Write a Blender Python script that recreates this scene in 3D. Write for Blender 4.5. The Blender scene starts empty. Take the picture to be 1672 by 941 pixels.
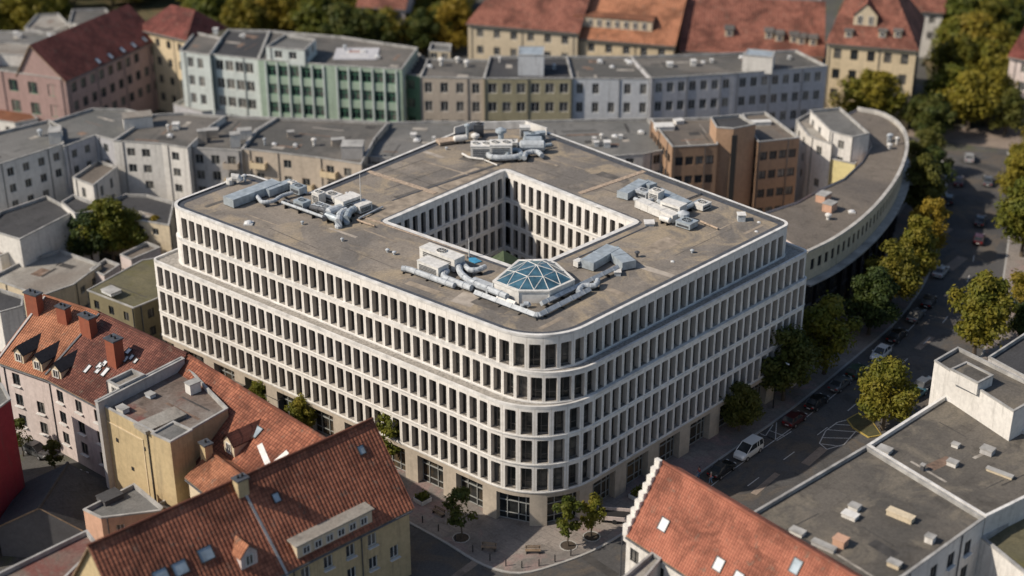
import bpy, math, random
from mathutils import Vector, Matrix
from mathutils.geometry import tessellate_polygon
rad = math.radians
rnd = random.Random(11)
scene = bpy.context.scene
col = scene.collection

# ------------------------------------------------------------------ survey
# The camera stands 105 m up looking 26 degrees down. W() reads a sight line
# of the survey photograph down to a known height above the street.
CAMH, PITCH, FPX = 105.0, rad(26), 2450.0
def ray(px, py):
    u = (px - 836) / FPX; v = (py - 470.5) / FPX
    return Vector((u, math.cos(PITCH) - v * math.sin(PITCH), -math.sin(PITCH) - v * math.cos(PITCH)))
def W(px, py, z=0.0):
    r = ray(px, py); t = (z - CAMH) / r.z
    return Vector((r.x * t, r.y * t, z))
def hit(px, py, p0, n):
    r = ray(px, py); o = Vector((0, 0, CAMH))
    t = (p0 - o).dot(n) / r.dot(n)
    return o + r * t

# ------------------------------------------------------------------ tagging
used_labels = {}
def tag(o, label=None, cat=None, group=None, kind=None):
    if label: o['label'] = label
    if cat: o['category'] = cat
    if group: o['group'] = group
    if kind: o['kind'] = kind
    return o
def empty(name, loc, rz=0.0):
    o = bpy.data.objects.new(name, None); col.objects.link(o)
    o.empty_display_size = 0.5
    o.location = loc; o.rotation_euler = (0, 0, rz)
    return o
def thing(name, label, cat, loc, rz=0.0, group=None):
    return tag(empty(name, loc, rz), label, cat, group)
def link(name, me, parent=None, loc=(0, 0, 0), rz=0.0):
    o = bpy.data.objects.new(name, me); col.objects.link(o)
    o.parent = parent; o.location = loc; o.rotation_euler = (0, 0, rz)
    return o
def copy_tree(o, parent=None):
    c = o.copy(); col.objects.link(c); c.parent = parent
    for ch in list(o.children): copy_tree(ch, c)
    return c

class MB:
    """collects faces; build() links them as one mesh object"""
    def __init__(s): s.v = []; s.f = []; s.m = []; s.uv = []
    def face(s, pts, mi=0, uv=None):
        b = len(s.v)
        s.v.extend([tuple(p) for p in pts]); s.f.append(tuple(range(b, b + len(pts)))); s.m.append(mi)
        s.uv.extend(uv if uv else [(0.0, 0.0)] * len(pts))
    def box(s, c, sx, sy, sz, rz=0.0, mi=0, top=None, taper=1.0):
        """box standing on c (base centre)"""
        ca, sa = math.cos(rz), math.sin(rz); c = Vector(c)
        def q(x, y, z): return Vector((c.x + x * ca - y * sa, c.y + x * sa + y * ca, c.z + z))
        x, y = sx / 2, sy / 2; X, Y = x * taper, y * taper
        a = [q(-x, -y, 0), q(x, -y, 0), q(x, y, 0), q(-x, y, 0)]
        b = [q(-X, -Y, sz), q(X, -Y, sz), q(X, Y, sz), q(-X, Y, sz)]
        s.face(a[::-1], mi); s.face(b, mi if top is None else top)
        for i in range(4):
            j = (i + 1) % 4; s.face([a[i], a[j], b[j], b[i]], mi)
    def prism(s, poly, z0, z1, mi=0, top=None, bottom=False):
        n = len(poly)
        for i in range(n):
            a, b = poly[i], poly[(i + 1) % n]
            s.face([(a[0], a[1], z0), (b[0], b[1], z0), (b[0], b[1], z1), (a[0], a[1], z1)], mi)
        s.face([(p[0], p[1], z1) for p in poly], mi if top is None else top)
        if bottom: s.face([(p[0], p[1], z0) for p in poly][::-1], mi)
    def tube(s, pts, r, n=8, mi=0, cap=True):
        pts = [Vector(p) for p in pts]; rs = r if isinstance(r, (list, tuple)) else [r] * len(pts)
        rings = []
        for i, p in enumerate(pts):
            d = (pts[min(i + 1, len(pts) - 1)] - pts[max(i - 1, 0)]).normalized()
            up = Vector((0, 0, 1)) if abs(d.z) < .9 else Vector((1, 0, 0))
            a = d.cross(up).normalized(); b = a.cross(d).normalized()
            rings.append([p + (a * math.cos(2 * math.pi * k / n) + b * math.sin(2 * math.pi * k / n)) * rs[i] for k in range(n)])
        for i in range(len(rings) - 1):
            for k in range(n):
                l = (k + 1) % n
                s.face([rings[i][k], rings[i][l], rings[i + 1][l], rings[i + 1][k]], mi)
        if cap: s.face(rings[0][::-1], mi); s.face(rings[-1], mi)
    def mesh(s, name, mats, org=Vector((0, 0, 0)), smooth=False):
        me = bpy.data.meshes.new(name)
        o = Vector(org)
        me.from_pydata([(v[0] - o.x, v[1] - o.y, v[2] - o.z) for v in s.v], [], s.f)
        for m in mats: me.materials.append(m)
        me.polygons.foreach_set('material_index', s.m)
        uvl = me.uv_layers.new(name='UVMap')
        uvl.data.foreach_set('uv', [c for p in s.uv for c in p])
        if smooth:
            me.polygons.foreach_set('use_smooth', [True] * len(s.f))
        me.validate(); me.update()
        return me
    def build(s, name, mats, parent=None, smooth=False):
        org = parent_org(parent)
        return link(name, s.mesh(name, mats, org, smooth), parent)
def parent_org(p):
    o = Vector((0, 0, 0))
    while p is not None:
        o += Vector(p.location); p = p.parent
    return o

# ------------------------------------------------------------------ materials
def newmat(name):
    m = bpy.data.materials.new(name); m.use_nodes = True
    nt = m.node_tree; b = nt.nodes['Principled BSDF']
    return m, nt, b
def nd(nt, t, **k):
    n = nt.nodes.new(t)
    for a, v in k.items(): setattr(n, a, v)
    return n
def ramp(nt, stops):
    n = nd(nt, 'ShaderNodeValToRGB'); e = n.color_ramp.elements
    while len(e) > 1: e.remove(e[-1])
    e[0].position = stops[0][0]; e[0].color = (*stops[0][1], 1)
    for p, c in stops[1:]:
        x = e.new(p); x.color = (*c, 1)
    return n
def noise(nt, vec, scale, detail=4, rough=.6, dist=0.0):
    n = nd(nt, 'ShaderNodeTexNoise'); n.inputs['Scale'].default_value = scale
    n.inputs['Detail'].default_value = detail; n.inputs['Roughness'].default_value = rough
    n.inputs['Distortion'].default_value = dist
    nt.links.new(vec, n.inputs['Vector']); return n
def mix(nt, a, b, fac, mode='MIX'):
    n = nd(nt, 'ShaderNodeMix', data_type='RGBA', blend_type=mode)
    for sock, val in ((n.inputs[6], a), (n.inputs[7], b), (n.inputs[0], fac)):
        if isinstance(val, (int, float)): sock.default_value = val
        elif isinstance(val, tuple): sock.default_value = (*val, 1)
        else: nt.links.new(val, sock)
    return n.outputs[2]
def mapping(nt, vec, scale=(1, 1, 1), rot=(0, 0, 0)):
    n = nd(nt, 'ShaderNodeMapping'); n.inputs['Scale'].default_value = scale; n.inputs['Rotation'].default_value = rot
    nt.links.new(vec, n.inputs['Vector']); return n.outputs[0]
def maprange(nt, v, a, b, c, d):
    n = nd(nt, 'ShaderNodeMapRange'); nt.links.new(v, n.inputs[0])
    for i, x in enumerate((a, b, c, d)): n.inputs[i + 1].default_value = x
    return n.outputs[0]
def sc(c, k): return tuple(min(1, x * k) for x in c)

def plain(name, c, rough=.6, metal=0.0, var=.12, scale=1.5, spec=.5):
    m, nt, b = newmat(name)
    pos = nd(nt, 'ShaderNodeNewGeometry').outputs['Position']
    n = noise(nt, pos, scale)
    r = ramp(nt, [(.3, sc(c, 1 - var)), (.7, sc(c, 1 + var))])
    nt.links.new(n.outputs['Fac'], r.inputs[0]); nt.links.new(r.outputs[0], b.inputs['Base Color'])
    b.inputs['Roughness'].default_value = rough; b.inputs['Metallic'].default_value = metal
    b.inputs['Specular IOR Level'].default_value = spec
    return m

def wall(name, c, stain=.45, dirt=(.10, .09, .075), patch=.5, hue=None):
    """plaster / concrete with big weather patches, vertical run marks and fine grain"""
    m, nt, b = newmat(name)
    pos = nd(nt, 'ShaderNodeNewGeometry').outputs['Position']
    big = noise(nt, pos, .09, 5, .65, .4)
    fine = noise(nt, pos, 1.7, 5, .7)
    streak = noise(nt, mapping(nt, pos, (1.6, 1.6, .13)), 1.0, 5, .7)
    r1 = ramp(nt, [(.28, sc(c, 1 - .30 * patch)), (.5, c), (.74, sc(hue or c, 1 + .12 * patch))])
    nt.links.new(big.outputs['Fac'], r1.inputs[0])
    a = mix(nt, r1.outputs[0], dirt, maprange(nt, streak.outputs['Fac'], .52, .80, 0, stain))
    f = maprange(nt, fine.outputs['Fac'], .25, .75, .82, 1.12)
    cmb = nd(nt, 'ShaderNodeCombineColor')
    for i in range(3): nt.links.new(f, cmb.inputs[i])
    a = mix(nt, a, cmb.outputs[0], 1.0, 'MULTIPLY')
    nt.links.new(a, b.inputs['Base Color']); b.inputs['Roughness'].default_value = .9
    b.inputs['Specular IOR Level'].default_value = .25
    return m

def roofing(name, c, c2, sheet=2.4, rot=0.0, blotch=None, seam=.25, big=.06):
    """bitumen / gravel roof: sheets with lapped seams, ponding stains, repair patches, small litter"""
    m, nt, b = newmat(name)
    pos = nd(nt, 'ShaderNodeNewGeometry').outputs['Position']
    p = mapping(nt, pos, (1, 1, 1), (0, 0, -rot))
    br = nd(nt, 'ShaderNodeTexBrick'); nt.links.new(p, br.inputs['Vector'])
    br.inputs['Color1'].default_value = (*sc(c, .93), 1); br.inputs['Color2'].default_value = (*sc(c, 1.08), 1)
    br.inputs['Mortar'].default_value = (*sc(c, 1 - seam), 1)
    br.inputs['Scale'].default_value = 1.0; br.inputs['Mortar Size'].default_value = .035; br.inputs['Mortar Smooth'].default_value = .4
    br.inputs['Brick Width'].default_value = sheet * 5.3; br.inputs['Row Height'].default_value = sheet
    n1 = noise(nt, pos, big, 6, .62, .8); n2 = noise(nt, pos, .45, 6, .72, .5); n3 = noise(nt, pos, 3.2, 5, .8)
    a = mix(nt, br.outputs['Color'], c2, maprange(nt, n1.outputs['Fac'], .42, .60, 0, .95))
    a = mix(nt, a, sc(c, .42), maprange(nt, n2.outputs['Fac'], .53, .68, 0, .62))
    a = mix(nt, a, sc(c2, 1.5), maprange(nt, n2.outputs['Fac'], .42, .28, 0, .6))
    if blotch: 
        n4 = noise(nt, pos, .13, 5, .7, 1.0)
        a = mix(nt, a, blotch, maprange(nt, n4.outputs['Fac'], .50, .62, 0, .8))
    f = maprange(nt, n3.outputs['Fac'], .3, .7, .72, 1.25)
    cmb = nd(nt, 'ShaderNodeCombineColor')
    for i in range(3): nt.links.new(f, cmb.inputs[i])
    a = mix(nt, a, cmb.outputs[0], 1.0, 'MULTIPLY')
    nt.links.new(a, b.inputs['Base Color']); b.inputs['Roughness'].default_value = .88
    b.inputs['Specular IOR Level'].default_value = .3
    bp = nd(nt, 'ShaderNodeBump'); bp.inputs['Strength'].default_value = .5; bp.inputs['Distance'].default_value = .08
    nt.links.new(n2.outputs['Fac'], bp.inputs['Height']); nt.links.new(bp.outputs[0], b.inputs['Normal'])
    return m

def tiles(name, c, c2, tw=.42, th=.48, con=.5):
    """pantiles: UV in metres, u along the eave, v up the slope"""
    m, nt, b = newmat(name)
    uv = nd(nt, 'ShaderNodeUVMap').outputs[0]
    pos = nd(nt, 'ShaderNodeNewGeometry').outputs['Position']
    br = nd(nt, 'ShaderNodeTexBrick'); nt.links.new(uv, br.inputs['Vector'])
    br.offset = 0.0
    br.inputs['Color1'].default_value = (*sc(c, 1 - .2 * con), 1); br.inputs['Color2'].default_value = (*sc(c2, 1 + .15 * con), 1)
    br.inputs['Mortar'].default_value = (*sc(c, 1 - con), 1); br.inputs['Scale'].default_value = 1
    br.inputs['Mortar Size'].default_value = .045; br.inputs['Mortar Smooth'].default_value = .6
    br.inputs['Brick Width'].default_value = tw; br.inputs['Row Height'].default_value = th
    n1 = noise(nt, pos, .22, 5, .7, .6); n2 = noise(nt, pos, .9, 5, .75)
    a = mix(nt, br.outputs['Color'], sc(c, .38), maprange(nt, n1.outputs['Fac'], .47, .62, 0, .8))
    a = mix(nt, a, sc(c2, 1.25), maprange(nt, n1.outputs['Fac'], .45, .32, 0, .55))
    a = mix(nt, a, (.16, .13, .10), maprange(nt, n2.outputs['Fac'], .58, .68, 0, .65))
    nt.links.new(a, b.inputs['Base Color']); b.inputs['Roughness'].default_value = .8
    b.inputs['Specular IOR Level'].default_value = .3
    # rolled tiles: half-round ridges up the slope and stepped courses
    sep = nd(nt, 'ShaderNodeSeparateXYZ'); nt.links.new(uv, sep.inputs[0])
    def mth(op, a_, b_=None):
        n = nd(nt, 'ShaderNodeMath', operation=op)
        for i, x in enumerate((a_, b_)):
            if x is None: continue
            if isinstance(x, (int, float)): n.inputs[i].default_value = x
            else: nt.links.new(x, n.inputs[i])
        return n.outputs[0]
    s1 = mth('ABSOLUTE', mth('SINE', mth('MULTIPLY', sep.outputs[0], math.pi / tw)))
    s2 = mth('FRACT', mth('MULTIPLY', sep.outputs[1], -1 / th))
    h = mth('ADD', s1, mth('MULTIPLY', s2, .6))
    bp = nd(nt, 'ShaderNodeBump'); bp.inputs['Strength'].default_value = .9; bp.inputs['Distance'].default_value = .10
    nt.links.new(h, bp.inputs['Height']); nt.links.new(bp.outputs[0], b.inputs['Normal'])
    return m

def glass(name, base=(.018, .022, .026), curtain_reflect=(.22, .20, .17), amount=.35, rough=.12):
    """window pane seen by day; each window differs a little (blinds, curtains, painted-in reflections)"""
    m, nt, b = newmat(name)
    oi = nd(nt, 'ShaderNodeObjectInfo'); pos = nd(nt, 'ShaderNodeNewGeometry').outputs['Position']
    n = noise(nt, pos, .55, 3, .6); n2 = noise(nt, mapping(nt, pos, (.6, .6, .9)), 1.3, 2, .5)
    s = nd(nt, 'ShaderNodeMath', operation='MULTIPLY_ADD')
    nt.links.new(oi.outputs['Random'], s.inputs[0]); s.inputs[1].default_value = .6; nt.links.new(n.outputs['Fac'], s.inputs[2])
    f = maprange(nt, s.outputs[0], .72, 1.15, 0, amount)
    a = mix(nt, base, curtain_reflect, f)
    a = mix(nt, a, sc(base, 2.2), maprange(nt, n2.outputs['Fac'], .45, .7, 0, .7))
    nt.links.new(a, b.inputs['Base Color']); b.inputs['Roughness'].default_value = rough
    b.inputs['Specular IOR Level'].default_value = .35
    return m

M = {}
EL, ER = rad(-40.5), rad(45.5)      # the two street directions
M['concrete'] = wall('white_concrete', (.76, .735, .69), stain=.32, dirt=(.32, .30, .27), patch=.4)
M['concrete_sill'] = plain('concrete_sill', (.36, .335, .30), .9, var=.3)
M['stone'] = wall('shell_limestone', (.47, .41, .335), stain=.35, patch=.7)
M['coping'] = plain('pale_coping', (.62, .61, .585), .6, var=.25, scale=.8)
M['edge'] = plain('weathered_edge', (.33, .325, .31), .7, var=.35, scale=.6)
M['lead'] = plain('dark_flashing', (.09, .095, .105), .5, .3, .3)
M['main_roof'] = roofing('gravel_roof', (.25, .218, .182), (.148, .136, .124), 3.0, EL, blotch=(.33, .27, .19))
M['patch_dark'] = plain('felt_patch_dark', (.048, .045, .042), .8, var=.4, scale=.8)
M['patch_pale'] = plain('felt_patch_pale', (.30, .275, .24), .9, var=.45, scale=.8)
M['patch_rust'] = plain('felt_patch_rusty', (.17, .115, .085), .9, var=.5, scale=.9)
M['terrace'] = plain('terrace_gravel', (.30, .28, .25), .95, var=.4, scale=3)
M['bitumen'] = roofing('bitumen_roof', (.145, .135, .122), (.085, .084, .08), 2.2, EL)
M['bitumen_b'] = roofing('grey_felt_roof', (.165, .162, .155), (.115, .117, .112), 2.0, ER)
M['bitumen_light'] = roofing('pale_slab_roof', (.30, .285, .255), (.20, .175, .15), 2.6, EL)
M['bitumen_dark'] = roofing('dark_felt_roof', (.062, .062, .064), (.045, .046, .05), 2.2, ER)
M['brown_roof'] = roofing('brown_felt_roof', (.165, .142, .118), (.11, .098, .088), 2.2, EL)
M['rusty_roof'] = roofing('rusty_felt_roof', (.15, .115, .095), (.22, .20, .18), 1.8, ER, blotch=(.17, .06, .05))
M['olive_roof'] = roofing('mossy_roof', (.14, .125, .075), (.10, .095, .06), 2.0, EL, blotch=(.12, .11, .045))
M['right_roof'] = roofing('warehouse_roof', (.115, .104, .09), (.068, .065, .06), 2.6, ER, blotch=(.17, .15, .12))
M['tile_orange'] = tiles('orange_tiles', (.35, .145, .08), (.41, .18, .10), .36, .40, .3)
M['tile_bright'] = tiles('bright_orange_tiles', (.35, .125, .08), (.39, .15, .095), .34, .40, .25)
M['tile_red'] = tiles('weathered_red_tiles', (.25, .088, .052), (.34, .13, .075), .46, .48, .5)
M['tile_dark'] = tiles('dark_red_tiles', (.15, .055, .042), (.21, .085, .06), .36, .40)
M['tile_far'] = tiles('far_red_tiles', (.215, .082, .058), (.27, .112, .078), .6, .6)
M['tile_far_orange'] = tiles('far_orange_tiles', (.36, .155, .085), (.40, .18, .10), .6, .6)
M['tile_maroon'] = tiles('maroon_tiles', (.16, .048, .038), (.19, .06, .048), .6, .6)
for k, c, st in (('w_white', (.66, .64, .60), .5), ('w_cool', (.56, .58, .60), .5), ('w_grey', (.42, .41, .40), .5), ('w_beige', (.50, .43, .35), .5),
              ('w_cream', (.60, .51, .37), .45), ('w_ochre', (.50, .40, .235), .6), ('w_olive', (.19, .165, .10), .7), ('w_brown', (.33, .215, .14), .5),
              ('w_khaki', (.37, .335, .22), .5), ('w_green', (.34, .43, .34), .5), ('w_green_shade', (.10, .20, .14), .35), ('w_teal', (.56, .61, .59), .5),
              ('w_pink', (.36, .25, .23), .5), ('w_rose', (.60, .52, .49), .5), ('w_red', (.27, .035, .045), .6), ('w_yellow', (.62, .55, .28), .4),
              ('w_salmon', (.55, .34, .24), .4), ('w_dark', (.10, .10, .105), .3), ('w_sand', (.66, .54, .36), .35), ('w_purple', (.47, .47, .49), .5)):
    M[k] = wall(k.replace('w_', 'render_'), c, stain=st)
M['w_tower_lit'] = wall('sunlit_brown_render', (.42, .275, .18), .4)  # brick wing brown made lighter: sunlight on the tower front painted in
M['brick'] = wall('red_brick', (.26, .085, .05), .4)
M['glass'] = glass('office_glass', (.020, .022, .022), (.24, .22, .19), .75, .10)  # tan tint also puts reflections into the office pane colour
M['pane'] = glass('house_glass', (.022, .026, .030), (.40, .37, .32), .5, .10)
M['shop_glass'] = glass('shop_glass', (.020, .022, .022), (.22, .15, .08), .5, .06)
M['sky_glass'] = plain('blue_skylight_glass', (.045, .11, .155), .10, 0, .5, .8, .9)
M['roof_glass'] = plain('roof_window_glass', (.30, .36, .40), .15, 0, .3, 1.0, .9)
M['frame_bronze'] = plain('bronze_frame', (.11, .10, .09), .5)
M['frame_dark'] = plain('dark_frame', (.035, .036, .038), .5)
M['frame_grey'] = plain('grey_frame', (.30, .31, .30), .5)
M['frame_white'] = plain('white_frame', (.62, .61, .58), .5)
M['frame_green'] = plain('green_frame', (.10, .27, .17), .5)
M['galv'] = plain('galvanised_sheet', (.40, .43, .455), .62, .0, .28, 2.0)
M['unit'] = plain('painted_unit', (.62, .61, .58), .55, .0, .18, 2.0)
M['blue_metal'] = plain('blue_grey_sheet', (.36, .41, .445), .5, .25, .25, 1.2)
M['dark'] = plain('dark_void', (.015, .015, .016), .8)
M['black_metal'] = plain('black_metal', (.03, .03, .032), .45, .3)
M['wood'] = plain('old_timber', (.24, .17, .11), .9, var=.35)
M['ground'] = roofing('yard_ground', (.105, .10, .092), (.075, .074, .07), 5.0, .3, blotch=(.09, .095, .05))
M['asphalt'] = roofing('asphalt', (.085, .083, .082), (.066, .064, .063), 7.0, ER, blotch=(.115, .095, .075), seam=.15)  # brown blotches put sunlit patches of the avenue into the tarmac colour
M['paving'] = roofing('plaza_paving', (.25, .22, .195), (.15, .138, .128), 1.1, EL, blotch=(.27, .185, .17), seam=.35)
M['dull'] = plain('dull_cornice', (.40, .385, .355), .7, var=.3, scale=.5)
M['kerb'] = plain('kerb_stone', (.34, .33, .31), .85)
M['paint'] = plain('road_paint', (.50, .49, .47), .8, var=.3, scale=3)
M['earth'] = plain('tree_pit_earth', (.055, .042, .03), .95, var=.4)
M['bark'] = plain('bark', (.09, .07, .05), .95, var=.35, scale=4)
M['tyre'] = plain('tyre', (.02, .02, .02), .85)
M['chrome'] = plain('alloy', (.5, .5, .52), .35, .7)
M['lamp'] = plain('lamp_glass', (.65, .66, .66), .15, .1)
M['tail'] = plain('tail_lamp', (.35, .02, .02), .25)
M['canvas_green'] = plain('green_canvas', (.055, .08, .04), .85, var=.25)
M['tarp'] = plain('blue_tarp', (.05, .25, .42), .6, var=.3)

def leaves(name, a, b_, c):
    m, nt, b = newmat(name)
    oi = nd(nt, 'ShaderNodeObjectInfo'); pos = nd(nt, 'ShaderNodeNewGeometry').outputs['Position']
    n1 = noise(nt, pos, .42, 3, .6); n2 = noise(nt, pos, 2.6, 3, .7)
    s = nd(nt, 'ShaderNodeMath', operation='MULTIPLY_ADD')
    nt.links.new(oi.outputs['Random'], s.inputs[0]); s.inputs[1].default_value = .45; nt.links.new(n1.outputs['Fac'], s.inputs[2])
    r = ramp(nt, [(.35, a), (.62, b_), (.92, c)]); nt.links.new(s.outputs[0], r.inputs[0])
    f = maprange(nt, n2.outputs['Fac'], .3, .7, .6, 1.4)
    cmb = nd(nt, 'ShaderNodeCombineColor')
    for i in range(3): nt.links.new(f, cmb.inputs[i])
    cc = mix(nt, r.outputs[0], cmb.outputs[0], 1.0, 'MULTIPLY')
    nt.links.new(cc, b.inputs['Base Color']); b.inputs['Roughness'].default_value = .6
    b.inputs['Specular IOR Level'].default_value = .25
    tr = nd(nt, 'ShaderNodeBsdfTranslucent'); nt.links.new(cc, tr.inputs[0])
    mx = nd(nt, 'ShaderNodeMixShader'); mx.inputs[0].default_value = .38
    nt.links.new(b.outputs[0], mx.inputs[1]); nt.links.new(tr.outputs[0], mx.inputs[2])
    nt.links.new(mx.outputs[0], nt.nodes['Material Output'].inputs[0])
    return m
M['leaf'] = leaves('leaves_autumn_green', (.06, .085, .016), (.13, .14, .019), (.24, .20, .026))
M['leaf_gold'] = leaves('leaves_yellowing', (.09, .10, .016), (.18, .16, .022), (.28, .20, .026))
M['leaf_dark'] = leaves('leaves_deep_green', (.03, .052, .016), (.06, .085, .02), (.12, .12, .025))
def carpaint(name, c):
    m, nt, b = newmat(name); b.inputs['Base Color'].default_value = (*c, 1)
    b.inputs['Roughness'].default_value = .28; b.inputs['Metallic'].default_value = .15; b.inputs['Coat Weight'].default_value = .7
    return m
CP = {k: carpaint('paint_' + k, c) for k, c in (('white', (.72, .72, .70)), ('black', (.018, .018, .02)), ('maroon', (.07, .02, .022)),
      ('blue', (.03, .07, .12)), ('grey', (.10, .105, .11)), ('green', (.04, .07, .045)), ('silver', (.36, .37, .38)), ('teal', (.05, .14, .18)))}
# ------------------------------------------------------------------ windows
WC = {}
def window_mesh(w, h, style, frame, pane):
    key = (round(w, 2), round(h, 2), style, frame, pane)
    if key in WC: return WC[key]
    f = MB(); g = MB(); t = .09
    f.box((0, -.03, 0), w, .10, t); f.box((0, -.03, h - t), w, .10, t)
    for x in (-w / 2 + t / 2, w / 2 - t / 2): f.box((x, -.03, t), t, .10, h - 2 * t)
    if style == 'mull': f.box((0, -.03, t), t * .9, .09, h - 2 * t)
    if style == 'off': f.box((-w * .12, -.04, t), t * .8, .12, h - 2 * t); f.box((w * .12, -.03, h * .28), w * .66, .08, t * .7)
    if style == 'triple':
        for x in (-w / 6, w / 6): f.box((x, -.03, t), t, .09, h - 2 * t)
    if style == 'cross': f.box((0, -.03, t), t * .9, .09, h - 2 * t); f.box((0, -.035, h * .66), w - 2 * t, .09, t * .8)
    if style == 'shop':
        for x in (-w * .22, w * .12, w * .34): f.box((x, -.05, t), .10, .16, h - 2 * t)
        f.box((0, -.04, h * .64), w - 2 * t, .14, .12); f.box((0, -.04, h * .22), w - 2 * t, .12, .07)
    g.face([(-w / 2 + t * .8, .012, t * .8), (w / 2 - t * .8, .012, t * .8), (w / 2 - t * .8, .012, h - t * .8), (-w / 2 + t * .8, .012, h - t * .8)])
    WC[key] = (f.mesh('window_frame', [M[frame]]), g.mesh('window_pane', [M[pane]]), f, g)
    # one-piece version for windows too small to show their parts
    a = MB(); a.v = f.v + g.v; n = len(f.v); a.f = f.f + [tuple(i + n for i in q) for q in g.f]
    a.m = [0] * len(f.f) + [1] * len(g.f); a.uv = f.uv + g.uv
    WC[key] += (a.mesh('window', [M[frame], M[pane]]), a)
    return WC[key]
SILL = {}
def sill_mesh(w):
    k = round(w, 2)
    if k not in SILL:
        b = MB(); b.box((0, -.12, -.10), w + .2, .34, .10); SILL[k] = b.mesh('window_sill', [M['coping']])
    return SILL[k]
def put_window(root, p, ang, w, h, style, frame, pane, sub=False, name='window'):
    wm = window_mesh(w, h, style, frame, pane)
    loc = p - Vector(root.location)
    if sub:
        o = link(name, wm[0], root, loc, ang); link('pane', wm[1], o)
        if style != 'shop':
            s = link('sill', sill_mesh(w), o); s.location = (0, -.25, 0)
        return o
    return link(name, wm[4], root, loc, ang)
def add_window_to(mb, p, ang, w, h, style, frame, pane):
    a = window_mesh(w, h, style, frame, pane)[5]
    mt = Matrix.Translation(p) @ Matrix.Rotation(ang, 4, 'Z'); n = len(mb.v)
    mb.v.extend([tuple(mt @ Vector(q)) for q in a.v]); mb.f.extend([tuple(i + n for i in q) for q in a.f])
    mb.m.extend(a.m); mb.uv.extend(a.uv)

def facade(mb, P, u0, u1, v0, v1, ops, depth, mi=0, mr=0, ms=0, extra=(), cham=0.0, uvs=None):
    """wall strip with real openings. P(u, v, d) -> point d metres behind the wall face"""
    us = sorted({round(x, 4) for x in [u0, u1] + [o[0] for o in ops] + [o[1] for o in ops] + [e for e in extra if u0 < e < u1]})
    vs = sorted({round(x, 4) for x in [v0, v1] + [o[2] for o in ops] + [o[3] for o in ops]})
    rows = {}
    for o in ops: rows.setdefault((round(o[2], 4), round(o[3], 4)), []).append(o)
    opv = sorted(rows)
    for j in range(len(vs) - 1):
        vm = (vs[j] + vs[j + 1]) / 2
        act = [o for r in opv if r[0] < vm < r[1] for o in rows[r]]
        act.sort(); k = 0
        for i in range(len(us) - 1):
            um = (us[i] + us[i + 1]) / 2
            while k < len(act) and act[k][1] < um: k += 1
            if k < len(act) and act[k][0] < um < act[k][1]: continue
            a, b, c, d = us[i], us[i + 1], vs[j], vs[j + 1]
            uv = [(uvs(a + 1e-4), c), (uvs(b - 1e-4), c), (uvs(b - 1e-4), d), (uvs(a + 1e-4), d)] if uvs else [(a, c), (b, c), (b, d), (a, d)]
            mb.face([P(a, c, 0), P(b, c, 0), P(b, d, 0), P(a, d, 0)], mi, uv)
    for (a, b, c, d) in ops:
        xs = [a] + [e for e in us if a < e < b] + [b]
        for x0, x1 in zip(xs, xs[1:]):
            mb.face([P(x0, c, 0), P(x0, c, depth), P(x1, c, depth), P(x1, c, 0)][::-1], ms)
            mb.face([P(x0, d, 0), P(x1, d, 0), P(x1, d, depth), P(x0, d, depth)][::-1], mr)
        mb.face([P(a, c, 0), P(a, d, 0), P(a, d, depth), P(a, c, depth)][::-1], mr)
        mb.face([P(b, c, 0), P(b, c, depth), P(b, d, depth), P(b, d, 0)][::-1], mr)
        if cham:
            q = cham
            mb.face([P(a, d - q, .02), P(a + q * .3, d - q * .3, .02), P(a + q, d, .02), P(a, d, .02)], mi)
            mb.face([P(b, d - q, .02), P(b, d, .02), P(b - q, d, .02), P(b - q * .3, d - q * .3, .02)], mi)

def ccw(pts):
    a = sum(pts[i][0] * pts[(i + 1) % len(pts)][1] - pts[(i + 1) % len(pts)][0] * pts[i][1] for i in range(len(pts)))
    return a > 0
def inset(pts, d):
    """offset a CCW polygon inwards by d (mitred)"""
    n = len(pts); out = []
    for i in range(n):
        p0, p, p1 = Vector(pts[i - 1][:2]), Vector(pts[i][:2]), Vector(pts[(i + 1) % n][:2])
        a = (p - p0).normalized(); b = (p1 - p).normalized()
        na, nb = Vector((-a.y, a.x)), Vector((-b.y, b.x))
        m = (na + nb); m = m / max(.35, m.dot(na)) if m.length > 1e-6 else na
        out.append((p.x + m.x * d, p.y + m.y * d))
    return out
def ring(mb, a, b, za, zb, mi=0):
    n = len(a)
    for i in range(n):
        j = (i + 1) % n
        mb.face([(*a[i], za), (*a[j], za), (*b[j], zb), (*b[i], zb)], mi)
def fillpoly(mb, loops, z, mi=0):
    vs = [Vector((p[0], p[1], z)) for l in loops for p in l]
    for t in tessellate_polygon([[Vector((p[0], p[1], 0)) for p in l] for l in loops]):
        a, b, c = (vs[i] for i in t)
        if (b - a).cross(c - a).z < 0: b, c = c, b
        mb.face([a, b, c], mi)

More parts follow.
